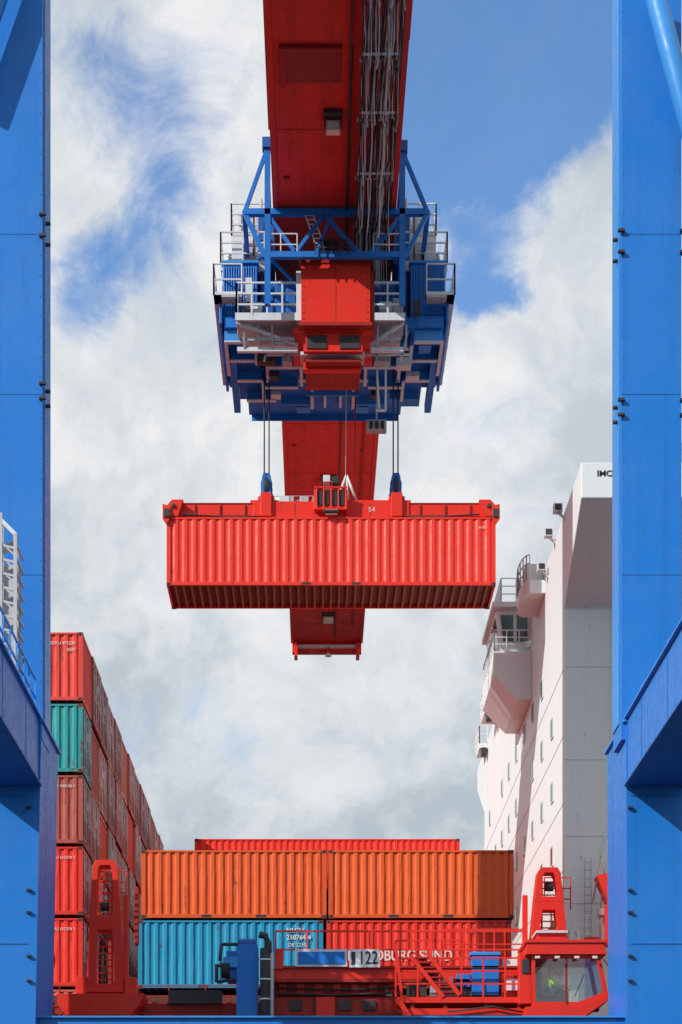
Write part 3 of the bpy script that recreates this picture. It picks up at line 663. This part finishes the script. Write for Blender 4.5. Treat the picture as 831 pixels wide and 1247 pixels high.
for (px0,py,Y,dd) in ((636,706,67.0,2.6),):
    p0=P(px0,py,Y); n_=8; pl=[(XW-0.003,Y),(XW-0.003,Y+dd)]
    pl+=[(XW-0.6-(XW-0.6-p0.x)*math.sin(math.pi*i/n_) ,Y+dd-dd*(1-math.cos(math.pi*i/n_))/2) for i in range(n_+1)]
    b.prism(pl,'z',p0.z-0.5,p0.z,'white')
    ring_=[(x,y,p0.z) for x,y in pl[2:]]
    b.rail(ring_,0.95,'lgrey',0.022,0.6,3,False)
    b.box(XW-0.7,XW-0.004,Y+0.5,Y+1.4,p0.z+0.002,p0.z+0.8,'cream')
for (Y,zpy,pxe) in ((84,862,590),(89.5,905,584)):
    p0=P(pxe,zpy,Y); b.box(p0.x,XW-0.002,Y,Y+1.8,p0.z-0.25,p0.z,'white'); b.rail([(XW,Y,p0.z),(p0.x,Y,p0.z),(p0.x,Y+1.8,p0.z)],0.9,'lgrey',0.03,0.6,2,False)
    b.box(p0.x+0.1,p0.x+0.35,Y-0.2,Y+0.3,p0.z-0.6,p0.z-0.26,'dark')
b.obj('wheelhouse',sh,0.015)
text('imo_marking','IMO',(XX(727,58),57.99,ZZ(580,58)),0.27,'lb',sh,bold=0.006,sx=1.1)
b=B()
for (x0,y0,x1,y1) in ((738,1005,722,1100),(742,1010,730,1120),(735,1120,745,1160),(728,1030,744,1095)):
    b.tube([P(x0,y0,61),P(x1,y1,61)],0.03,'sling',6)
b.prism([(XX(727,60.5),ZZ(1066,60.5)),(XX(752,60.5),ZZ(1060,60.5)),(XX(752,60.5),ZZ(1100,60.5)),(XX(742,60.5),ZZ(1100,60.5))],'y',60.5,61.2,'red')
b.box(XX(738,60.4),XX(752,60.4),60.4,61,ZZ(1150,60.4),ZZ(1101,60.4),'red')
b.rail([P(700,1150,61),P(745,1150,61)],1.0,'lgrey',0.02,0.5,3,False)
for k in range(10): b.beam(P(712,1050+k*10,61.7),P(720,1050+k*10,61.7),0.03,0.03,'grey')
for px in(712,720): b.beam(P(px,1045,61.7),P(px,1150,61.7),0.03,0.03,'grey')
for (px,py,w,h,mt) in ((700,1140,14,16,'lgrey'),(722,1146,16,10,'red'),(738,1135,12,18,'grey'),(735,1110,10,8,'sling')):
    b.pbox(px-w/2,px+w/2,py-h/2,py+h/2,60.8,61.3,mt)
b.beam(P(829,540,62),P(829,660,62),0.12,0.12,'lgrey')
for k in range(6): b.beam(P(824,560+k*16,62),P(836,556+k*16,62),0.06,0.06,'grey')
b.obj('deck_gear',sh)

# ---------------------------------------------------------------- straddle carrier
sd=empty('straddle_carrier')
YV=53.0
b=B()
def column(pxc,py0,pm,py1,wt,wm,wb,Y):
    def pt(px,py): v=P(px,py,Y); return (v.x,v.z)
    def ring(a,bt,wa,wc,t,cut):
        wa/=2;wc/=2
        o=[pt(pxc-wa+cut,a),pt(pxc+wa-cut,a),pt(pxc+wa,a+cut*1.5),pt(pxc+wc,bt-2),pt(pxc+wc,bt),pt(pxc-wc,bt),pt(pxc-wc,bt-2),pt(pxc-wa,a+cut*1.5)]
        i=[pt(pxc-wa+t+cut*.6,a+t),pt(pxc+wa-t-cut*.6,a+t),pt(pxc+wa-t,a+t+5),pt(pxc+wc-t-1,bt-t-5),pt(pxc+wc-t-4,bt-t),pt(pxc-wc+t+4,bt-t),pt(pxc-wc+t+1,bt-t-5),pt(pxc-wa+t,a+t+5)]
        b.hole_frame(o,i,Y,Y+0.55,'red')
    ring(py0,pm,wt,wm,6.5,4); ring(pm,py1,wm,wb,10,0)
    for py in range(int(py0)+10,int(py1)-4,8):
        b.beam(P(pxc-9,py,Y+0.75),P(pxc+9,py,Y+0.75),0.04,0.04,'red')
    for dx in(-9,9): b.beam(P(pxc+dx,py0+8,Y+0.77),P(pxc+dx,py1,Y+0.77),0.06,0.06,'red')
    b.tube([P(pxc-5,pm-18,Y+0.3),P(pxc+5,pm-18,Y+0.3)],0.14,'dark',8)
column(128,1047,1122,1208,30,38,46,54.0)
column(669,1056,1098,1142,28,36,44,54.0)
for (px,py0) in ((128,1070),(669,1078)):
    b.rail([P(px-6,py0+30,54.9),P(px+26,py0+30,54.9)],1.0,'red',0.02,0.5,3,False)
b.pbox(150,156,1090,1208,54.1,54.3,'red'); b.pbox(164,169,1080,1150,55.5,55.7,'red_d'); b.pbox(637,643,1090,1150,54.3,54.5,'red')
b.prism([(XX(70,53.6),ZZ(1210,53.6)),(XX(176,53.6),ZZ(1210,53.6)),(XX(170,53.6),ZZ(1224,53.6)),(XX(160,53.6),ZZ(1236,53.6)),(XX(80,53.6),ZZ(1236,53.6)),(XX(70,53.6),ZZ(1222,53.6))],'y',53.6,55.0,'red')
b.pbox(92,105,1188,1210,53.9,54.6,'red'); b.pbox(152,166,1190,1210,53.9,54.5,'red')
b.pbox(118,138,1236,1300,53.8,54.8,'red')
b.obj('ladder_columns',sd,0.01)
b=B()
b.pbox(332,640,1179,1192,YV,YV+0.5,'red'); b.pbox(330,642,1192,1196,YV-0.05,YV+0.6,'red_d')
b.pbox(334,490,1197,1212,YV+0.3,YV+0.8,'red_d'); b.pbox(330,640,1214,1236,YV+0.2,YV+1.2,'red_d'); b.pbox(385,408,1214,1240,YV+0.0,YV+0.19,'red')
b.pbox(176,640,1222,1240,YV+1.6,YV+2.6,'red_d')
b.pbox(205,270,1206,1222,YV+1.4,YV+2.0,'dark')
for px in range(340,480,22): b.pbox(px,px+9,1198,1210,YV+0.24,YV+0.298,'red')
for px in range(352,470,30): b.pbox(px,px+16,1218,1230,YV+0.12,YV+0.198,'dark')
for (px,w,h,mt) in((500,12,10,'grey'),(530,18,14,'dark'),(560,9,16,'lgrey'),(590,14,9,'dark'),(470,8,12,'grey'),(618,10,16,'red')): b.pbox(px,px+w,1213-h,1213,YV+0.25,YV+0.7,mt)
b.tube([P(335,1203,YV+.1),P(420,1206,YV+.1),P(490,1202,YV+.1)],0.035,'black',6); b.tube([P(335,1209,YV+.1),P(400,1212,YV+.1),P(480,1209,YV+.1)],0.03,'dark',6)
b.rail([P(336,1179,YV+0.1),P(640,1179,YV+0.1)],1.1,'red',0.022,0.95,2,False)
b.rail([P(336,1179,YV+1.6),P(640,1179,YV+1.6)],1.15,'red',0.018,1.3,2,False)
b.pbox(336,345,1155,1180,YV-0.1,YV+0.4,'red')
b.pbox(345,640,1176,1178.8,YV-0.1,YV+1.7,'red_d')
b.pbox(360,423,1156,1177,YV-0.15,YV-0.06,'lgrey'); b.pbox(363,420,1159,1174,YV-0.18,YV-0.152,'blue')
b.pbox(426,463,1156,1178,YV-0.2,YV-0.06,'signwhite'); b.pbox(428,433,1159,1175,YV-0.21,YV-0.202,'dark')
for px in(128,200,480,655):
    x=XX(px,54); b.box(x-0.25,x+0.25,YV+1.0,YV+1.7,1.6,ZZ(1236,54),'red')
b.box(XX(100,54),XX(690,54),YV+0.9,YV+1.8,1.1,1.75,'red')
for px in(130,270,500,660):
    x=XX(px,54); b.tube([(x,YV+1.1,0.75),(x,YV+1.6,0.75)],0.75,'black',24); b.tube([(x,YV+1.05,0.75),(x,YV+1.08,0.75)],0.35,'lgrey',16)
b.obj('top_frame',sd,0.01)
text('number','122',(XX(436.5,YV),YV-0.215,ZZ(1175,YV)),0.54,'lb',sd,bold=0.004,sx=0.72)
b=B()
b.pbox(276,314,1158,1192,YV-0.1,YV+1.0,'blue'); b.pbox(288,314,1150,1240,YV-0.2,YV+0.6,'blue')
b.pbox(272,290,1165,1178,YV-0.25,YV-0.12,'blue_l')
b.tube([P(316,1138,YV-0.3),P(324,1140,YV-0.3),P(327,1148,YV-0.3),P(327,1160,YV-0.3)],0.11,'dark',10)
b.tube([P(323,1155,YV-0.3),P(323,1238,YV-0.3)],0.15,'dark',12); b.tube([P(331,1160,YV-0.25),P(331,1238,YV-0.25)],0.07,'grey',8)
for py in(1168,1192,1216): b.tube([P(323,py,YV-0.3),P(323,py+2,YV-0.3)],0.18,'lgrey',12)
for (x0,y0,x1,y1) in((262,1176,276,1176),(264,1176,264,1196),(264,1196,288,1192),(270,1150,290,1150),(270,1150,268,1170)): b.tube([P(x0,y0,YV-0.2),P(x1,y1,YV-0.2)],0.055,'dark',8)
b.tube([P(290,1150,YV),P(312,1150,YV)],0.17,'blue_d',12)
b.tube([P(270,1182,YV-.15),P(280,1182,YV-.15)],0.24,'black',14)
b.pbox(575,608,1162,1212,YV-0.1,YV+0.7,'blue'); b.pbox(573,610,1159,1163,YV-0.14,YV+0.74,'blue_l'); b.pbox(556,573,1186,1202,YV-0.05,YV+0.5,'blue')
for py in(1178,1196): b.pbox(574,609,py,py+1.5,YV-0.13,YV-0.102,'dark')
b.obj('engine_unit',sd,0.015)
b=B()
YP=52.3
b.pbox(484,642,1214,1221,YP,YP+1.6,'red'); b.pbox(492,640,1228,1236,YP+0.1,YP+0.6,'red')
b.beam(P(484,1216,YP),P(498,1238,YP),0.15,0.15,'red')
b.rail([P(482,1214,YP+0.05),P(642,1214,YP+0.05)],1.15,'red',0.024,0.62,3,False)
b.rail([P(482,1190,YP+0.9),P(560,1190,YP+0.9)],1.1,'red',0.024,0.5,2,False)
b.beam(P(482,1150,YP),P(492,1236,YP),0.08,0.08,'red'); b.beam(P(500,1164,YP),P(540,1214,YP),0.07,0.12,'red'); b.beam(P(520,1160,YP),P(560,1212,YP),0.07,0.12,'red')
for k in range(8):
    p=P(500+k*5,1166+k*6,YP); b.box(p.x,p.x+0.5,YP,YP+0.5,p.z-0.02,p.z+0.02,'red_d')
b.pbox(496,520,1196,1213,YP+0.4,YP+0.9,'dark'); b.pbox(524,556,1200,1213,YP+0.3,YP+0.9,'grey'); b.pbox(530,552,1190,1199,YP+0.35,YP+0.7,'lgrey')
b.pbox(612,636,1188,1213,YP+0.3,YP+1,'red_d'); b.pbox(617,631,1192,1206,YP+0.25,YP+0.298,'lgrey')
b.pbox(612,640,1168,1186,YP+0.8,YP+1.2,'lgrey')
b.pbox(560,575,1205,1213,YP+0.2,YP+0.5,'dark')
for px in(500,540,590,630): b.pbox(px,px+5,1221,1228,YP+0.1,YP+0.3,'red_d')
b.rail([P(540,1168,YP+1.2),P(640,1168,YP+1.2)],0.9,'red',0.02,0.6,2,False)
b.tube([P(545,1232,YP-.02),P(600,1226,YP-.02),P(640,1233,YP-.02)],0.03,'dark',6)
b.obj('service_platform',sd)
# cab
b=B(); YK=51.6; YK2=53.3
def xz(px,py): v=P(px,py,YK); return (v.x,v.z)
body_o=[xz(648,1163),xz(731,1163),xz(741,1211),xz(706,1226),xz(649,1226)]
body_i=[xz(652,1167),xz(727,1167),xz(735,1208),xz(705,1220),xz(653,1220)]
b.hole_frame(body_o,body_i,YK,YK+0.08,'red'); b.hole_frame(body_o,body_i,YK2-0.08,YK2,'red')
for (x,z),(xi,zi) in zip(body_o,body_i): b.beam(((x+xi)/2,YK+0.081,(z+zi)/2),((x+xi)/2,YK2-0.081,(z+zi)/2),0.1,0.1,'red')
b.prism([xz(640,1163),xz(642,1148),xz(734,1148),xz(738,1163)],'y',YK-0.15,YK2+0.1,'red'); b.pbox(640,740,1144,1147.8,YK-0.2,YK2+0.1,'red')
b.prism([xz(640,1226.2),xz(706,1226.2),xz(744,1210),xz(744,1216),xz(712,1238),xz(640,1238)],'y',YK-0.05,YK2,'red')
b.pbox(655,690,1136,1144,YK+0.1,YK+1.0,'red'); b.pbox(653,692,1133,1136,YK,YK+1.1,'lgrey')
b.pbox(689,691.5,1166,1222,YK-0.02,YK+0.08,'red_d')
b.pbox(633,648,1160,1222,YK+0.3,YK+0.9,'red'); b.pbox(636,645,1168,1185,YK+0.25,YK+0.298,'dark')
b.pbox(650,730,1226,1231,YK2-0.6,YK2-0.3,'dark')
b.box(XX(654,YK),XX(700,YK),YK2-0.14,YK2-0.10,ZZ(1222,YK),ZZ(1196,YK),'grey')
for px in(652,676,700,722): b.pbox(px,px+6,1164,1167,YK-0.25,YK-0.17,'lampglass')
b.beam(P(700,1214,YK-0.03),P(712,1186,YK-0.03),0.02,0.02,'black'); b.beam(P(735,1168,YK-0.1),P(744,1180,YK-0.1),0.03,0.03,'dark'); b.pbox(741,746,1178,1190,YK-0.15,YK-0.1,'dark')
b.obj('cab',sd,0.008)
b=B()
iv=[(x,z) for x,z in body_i]
b.add([(x,YK+0.04,z) for x,z in iv],[(0,1,2,3,4)],'glass'); b.add([(x,YK2-0.04,z) for x,z in iv],[(0,1,2,3,4)],'glass')
r1,r2=P(729,1166,YK),P(738,1209,YK)
b.add([(r1.x,YK+0.1,r1.z),(r2.x,YK+0.1,r2.z),(r2.x,YK2-0.1,r2.z),(r1.x,YK2-0.1,r1.z)],[(0,1,2,3)],'glass')
b.obj('cab_windows',sd)
b=B(); sx_=XX(668,52.4); fz=ZZ(1221,YK)+0.05
b.box(sx_-0.25,sx_+0.25,52.2,52.75,fz+0.22,fz+0.34,'black'); b.box(sx_-0.34,sx_-0.22,52.2,52.75,fz+0.30,fz+0.95,'black'); b.box(sx_-0.12,sx_+0.12,52.35,52.6,fz,fz+0.22,'dark')
b.box(sx_+0.60,sx_+0.85,52.1,52.8,fz,fz+0.38,'grey'); b.beam((sx_+0.62,52.3,fz+0.38),(sx_+0.5,52.3,fz+0.56),0.03,0.03,'black')
b.obj('seat_and_console',sd,0.01)

# ---------------------------------------------------------------- driver
def skinned(name,pts,edges,rad,mat,parent,sub=2):
    me=bpy.data.meshes.new(name); me.from_pydata(pts,edges,[]); o=bpy.data.objects.new(name,me); COL.objects.link(o)
    md=o.modifiers.new('skin','SKIN'); md.use_smooth_shade=True
    for i,r in enumerate(rad): me.skin_vertices[0].data[i].radius=(r,r)
    me.skin_vertices[0].data[0].use_root=True
    s=o.modifiers.new('sub','SUBSURF'); s.levels=sub; s.render_levels=sub
    me.materials.append(M[mat]); o.parent=parent; return o
dv=empty('cab_driver'); dv.location=(sx_,52.45,fz+0.36)
bp=[(0,0,0.06),(0.01,0,0.2),(0.04,0,0.36),(0.06,0,0.47),(0.075,0,0.53),
    (0.05,-0.17,0.44),(0.16,-0.22,0.22),(0.38,-0.14,0.20),
    (0.05,0.17,0.44),(0.16,0.22,0.22),(0.38,0.14,0.20)]
skinned('jacket',bp,[(0,1),(1,2),(2,3),(3,4),(3,5),(5,6),(6,7),(3,8),(8,9),(9,10)],[0.14,0.13,0.145,0.11,0.06,0.065,0.055,0.04,0.065,0.055,0.04],'hivis',dv)
skinned('trousers',[(0,0,0.05),(0.02,-0.1,0.05),(0.42,-0.12,0.06),(0.45,-0.12,-0.3),(0.02,0.1,0.05),(0.42,0.12,0.06),(0.45,0.12,-0.3)],[(0,1),(1,2),(2,3),(0,4),(4,5),(5,6)],[0.12,0.09,0.065,0.05,0.09,0.065,0.05],'trouser',dv)
for s in(-1,1):
    skinned('boot',[(0.43,0.12*s,-0.29),(0.44,0.12*s,-0.34),(0.58,0.12*s,-0.345)],[(0,1),(1,2)],[0.05,0.05,0.035],'black',dv)
    skinned('palm',[(0.385,0.14*s,0.20),(0.43,0.135*s,0.20),(0.47,0.13*s,0.19)],[(0,1),(1,2)],[0.025,0.034,0.03],'skin',dv)
    for f,(off,l) in enumerate(((-0.03,0.05),(-0.01,0.06),(0.01,0.055),(0.03,0.045))):
        y=0.13*s+off; skinned('finger',[(0.465,y,0.195),(0.465+l*0.7,y,0.185),(0.465+l*0.9,y,0.15)],[(0,1),(1,2)],[0.010,0.009,0.008],'skin',dv,1)
    skinned('thumb',[(0.42,0.135*s-0.03*s,0.20),(0.45,0.135*s-0.06*s,0.20),(0.475,0.135*s-0.065*s,0.18)],[(0,1),(1,2)],[0.012,0.011,0.009],'skin',dv,1)
def ell(name,c,r,mat,parent,seg=20):
    bm=bmesh.new(); bmesh.ops.create_uvsphere(bm,u_segments=seg,v_segments=seg//2+2,radius=1)
    for v in bm.verts:
        x,y,z=v.co
        if z<0 and r[2]>0.1: x*=1-0.2*abs(z); y*=1-0.32*abs(z)
        v.co=(c[0]+x*r[0],c[1]+y*r[1],c[2]+z*r[2])
    me=bpy.data.meshes.new(name); bm.to_mesh(me); bm.free()
    for p in me.polygons:p.use_smooth=True
    me.materials.append(M[mat]); o=bpy.data.objects.new(name,me); COL.objects.link(o); o.parent=parent; return o
skinned('neck',[(0.07,0,0.5),(0.085,0,0.6)],[(0,1)],[0.055,0.05],'skin',dv)
ell('head',(0.10,0,0.68),(0.095,0.075,0.118),'skin',dv)
ell('hair',(0.085,0,0.715),(0.098,0.082,0.095),'hair',dv)
ell('nose',(0.20,0,0.672),(0.022,0.013,0.022),'skin',dv,10)
ell('mouth',(0.183,0,0.632),(0.010,0.025,0.006),'castr',dv,10)
for s in(-1,1):
    ell('eye',(0.182,0.03*s,0.69),(0.010,0.013,0.008),'black',dv,10); ell('ear',(0.095,0.078*s,0.675),(0.018,0.01,0.03),'skin',dv,10)

# ---------------------------------------------------------------- ground, water
def sheet(name,x0,x1,y0,y1,z,mat):
    bb=B(); bb.add([(x0,y0,z),(x1,y0,z),(x1,y1,z),(x0,y1,z)],[(0,1,2,3)],mat); return bb.obj(name)
M['concrete']=paint('quay_concrete',(0.22,0.21,0.19),0.8,0.3,0,0.1)
M['ground']=paint('ground_asphalt',(0.06,0.06,0.06),0.85,0.3,0,0.0)
m,nt,bb_=newmat('harbour_water'); bb_.inputs['Base Color'].default_value=(0.03,0.06,0.06,1); bb_.inputs['Roughness'].default_value=0.12
nz=N(nt,'ShaderNodeTexNoise'); nz.inputs['Scale'].default_value=600.0; nz.inputs['Detail'].default_value=5
bu=N(nt,'ShaderNodeBump'); bu.inputs['Strength'].default_value=0.5; nt.links.new(nz.outputs[0],bu.inputs['Height']); nt.links.new(bu.outputs[0],bb_.inputs['Normal']); M['water']=m
sheet('water',-4000,4000,57.6,6000,-2.0,'water')
sheet('ground',-4000,4000,-4000,55.5,0.0,'ground')
q_=B(); q_.box(-4000,4000,55.5,57.6,-6,0.25,'concrete')
for k in range(12): q_.box(-60+k*10,-59+k*10,57.61,58.3,-1.5,-0.1,'black')
q_.obj('quay_edge')
rl=B()
for yy in(11,YL+1.4): rl.box(-200,200,yy-0.04,yy+0.04,0.004,0.02,'grey')
rl.obj('crane_rails')

# ---------------------------------------------------------------- world: physical sky + clouds
w=bpy.data.worlds.new("World"); sc.world=w; w.use_nodes=True; nt=w.node_tree; nt.nodes.clear(); L=nt.links
AZ=math.radians(53.5); EL=math.radians(32)
sd_=Vector((-math.sin(AZ)*math.cos(EL),-math.cos(AZ)*math.cos(EL),math.sin(EL)))
sky=N(nt,'ShaderNodeTexSky',sky_type='NISHITA'); sky.sun_disc=False; sky.sun_elevation=EL; sky.sun_rotation=math.atan2(sd_.x,sd_.y)
sky.air_density=1.0; sky.dust_density=0.3; sky.ozone_density=2.0
tc=N(nt,'ShaderNodeTexCoord')
def math_(op,a,b_=None,clamp=False):
    n=N(nt,'ShaderNodeMath',operation=op,use_clamp=clamp)
    for i,v in enumerate((a,b_)):
        if v is None: continue
        if isinstance(v,(int,float)): n.inputs[i].default_value=v
        else: L.new(v,n.inputs[i])
    return n.outputs[0]
def mrange(s,a,b_,c,d,sm=True):
    r=N(nt,'ShaderNodeMapRange'); r.interpolation_type='SMOOTHSTEP' if sm else 'LINEAR'
    for i,v in zip((1,2,3,4),(a,b_,c,d)): r.inputs[i].default_value=v
    L.new(s,r.inputs[0]); return r.outputs[0]
def noise(scale,det,rough,vec,dist=0.0):
    n=N(nt,'ShaderNodeTexNoise'); n.inputs['Scale'].default_value=scale; n.inputs['Detail'].default_value=det; n.inputs['Roughness'].default_value=rough; n.inputs['Distortion'].default_value=dist
    L.new(vec,n.inputs['Vector']); return n
D=tc.outputs['Generated']
nw=noise(7,7,0.6,D)
sub=N(nt,'ShaderNodeVectorMath',operation='SUBTRACT'); L.new(nw.outputs['Color'],sub.inputs[0]); sub.inputs[1].default_value=(0.5,0.5,0.5)
scl=N(nt,'ShaderNodeVectorMath',operation='SCALE'); L.new(sub.outputs[0],scl.inputs[0]); scl.inputs['Scale'].default_value=0.10
wd=N(nt,'ShaderNodeVectorMath',operation='ADD'); L.new(D,wd.inputs[0]); L.new(scl.outputs[0],wd.inputs[1])
spots=[(140,160,100,.42),(225,130,85,.34),(80,345,60,.80),(150,320,55,.62),(280,200,70,.30),(90,60,60,.25),(200,235,60,.34),
 (530,90,110,1.2),(620,60,110,1.25),(570,180,90,1.1),(690,60,100,1.1),(650,140,80,.8),(745,40,70,.7),(575,345,50,.95),(600,370,35,.6),
 (320,20,60,.25),(250,930,90,.34),(180,860,60,.24),(560,960,60,.24),(490,220,70,.5)]
tot=None
for (px,py,r,a) in spots:
    d=Vector(((px-VX)/F,1,(VY-py)/F)).normalized()
    dn=N(nt,'ShaderNodeVectorMath',operation='DISTANCE'); L.new(wd.outputs[0],dn.inputs[0]); dn.inputs[1].default_value=d
    v=mrange(dn.outputs['Value'],0.0,r*1.45/F,a,0.0)
    tot=v if tot is None else math_('ADD',tot,v)
n2=noise(17,10,0.66,D,0.6)
tot=math_('ADD',tot,mrange(n2.outputs[0],0.3,0.7,-0.42,0.32,False))
blue=mrange(tot,0.05,0.95,0.0,0.93)
n3=noise(11,9,0.60,wd.outputs[0]); n4=noise(3.5,4,0.5,D)
shade=math_('ADD',mrange(n3.outputs[0],0.35,0.66,0,0.72),mrange(n4.outputs[0],0.35,0.65,0,0.28))
sep=N(nt,'ShaderNodeSeparateXYZ'); L.new(D,sep.inputs[0])
low=mrange(sep.outputs['Z'],0.20,0.45,0.20,-0.10,False)
shade=math_('SUBTRACT',shade,low,True)
cr_=N(nt,'ShaderNodeValToRGB'); L.new(shade,cr_.inputs[0])
e=cr_.color_ramp.elements; e[0].position=0.0; e[0].color=(0.47,0.54,0.605,1); e[1].position=0.85; e[1].color=(0.86,0.865,0.875,1)
e2=cr_.color_ramp.elements.new(0.35); e2.color=(0.65,0.70,0.74,1)
bgc=N(nt,'ShaderNodeBackground'); L.new(cr_.outputs[0],bgc.inputs[0]); bgc.inputs[1].default_value=1.0
hs=N(nt,'ShaderNodeHueSaturation'); L.new(sky.outputs[0],hs.inputs['Color']); hs.inputs['Saturation'].default_value=1.25; hs.inputs['Hue'].default_value=0.503; hs.inputs['Value'].default_value=1.45
bgs=N(nt,'ShaderNodeBackground'); L.new(hs.outputs[0],bgs.inputs[0]); bgs.inputs[1].default_value=0.15
mx_=N(nt,'ShaderNodeMixShader'); L.new(blue,mx_.inputs[0]); L.new(bgc.outputs[0],mx_.inputs[1]); L.new(bgs.outputs[0],mx_.inputs[2])
out=N(nt,'ShaderNodeOutputWorld'); L.new(mx_.outputs[0],out.inputs[0])
sl=bpy.data.lights.new('sun','SUN'); sl.energy=4.5; sl.angle=math.radians(0.5); sl.color=(1,0.97,0.93)
so=bpy.data.objects.new('sun',sl); COL.objects.link(so); so.rotation_euler=(-sd_).to_track_quat('-Z','Y').to_euler()
cam=bpy.data.cameras.new('camera'); co=bpy.data.objects.new('camera',cam); COL.objects.link(co)
co.location=(0,0,HC); co.rotation_euler=(math.pi/2,0,0)
cam.sensor_fit='VERTICAL'; cam.sensor_height=36; cam.lens=F/1247*36
cam.shift_x=(415.5-VX)/1247; cam.shift_y=(VY-623.5)/1247
cam.clip_end=9000; cam.clip_start=0.1
sc.camera=co
sc.view_settings.view_transform='Standard'; sc.view_settings.look='None'; sc.view_settings.exposure=0
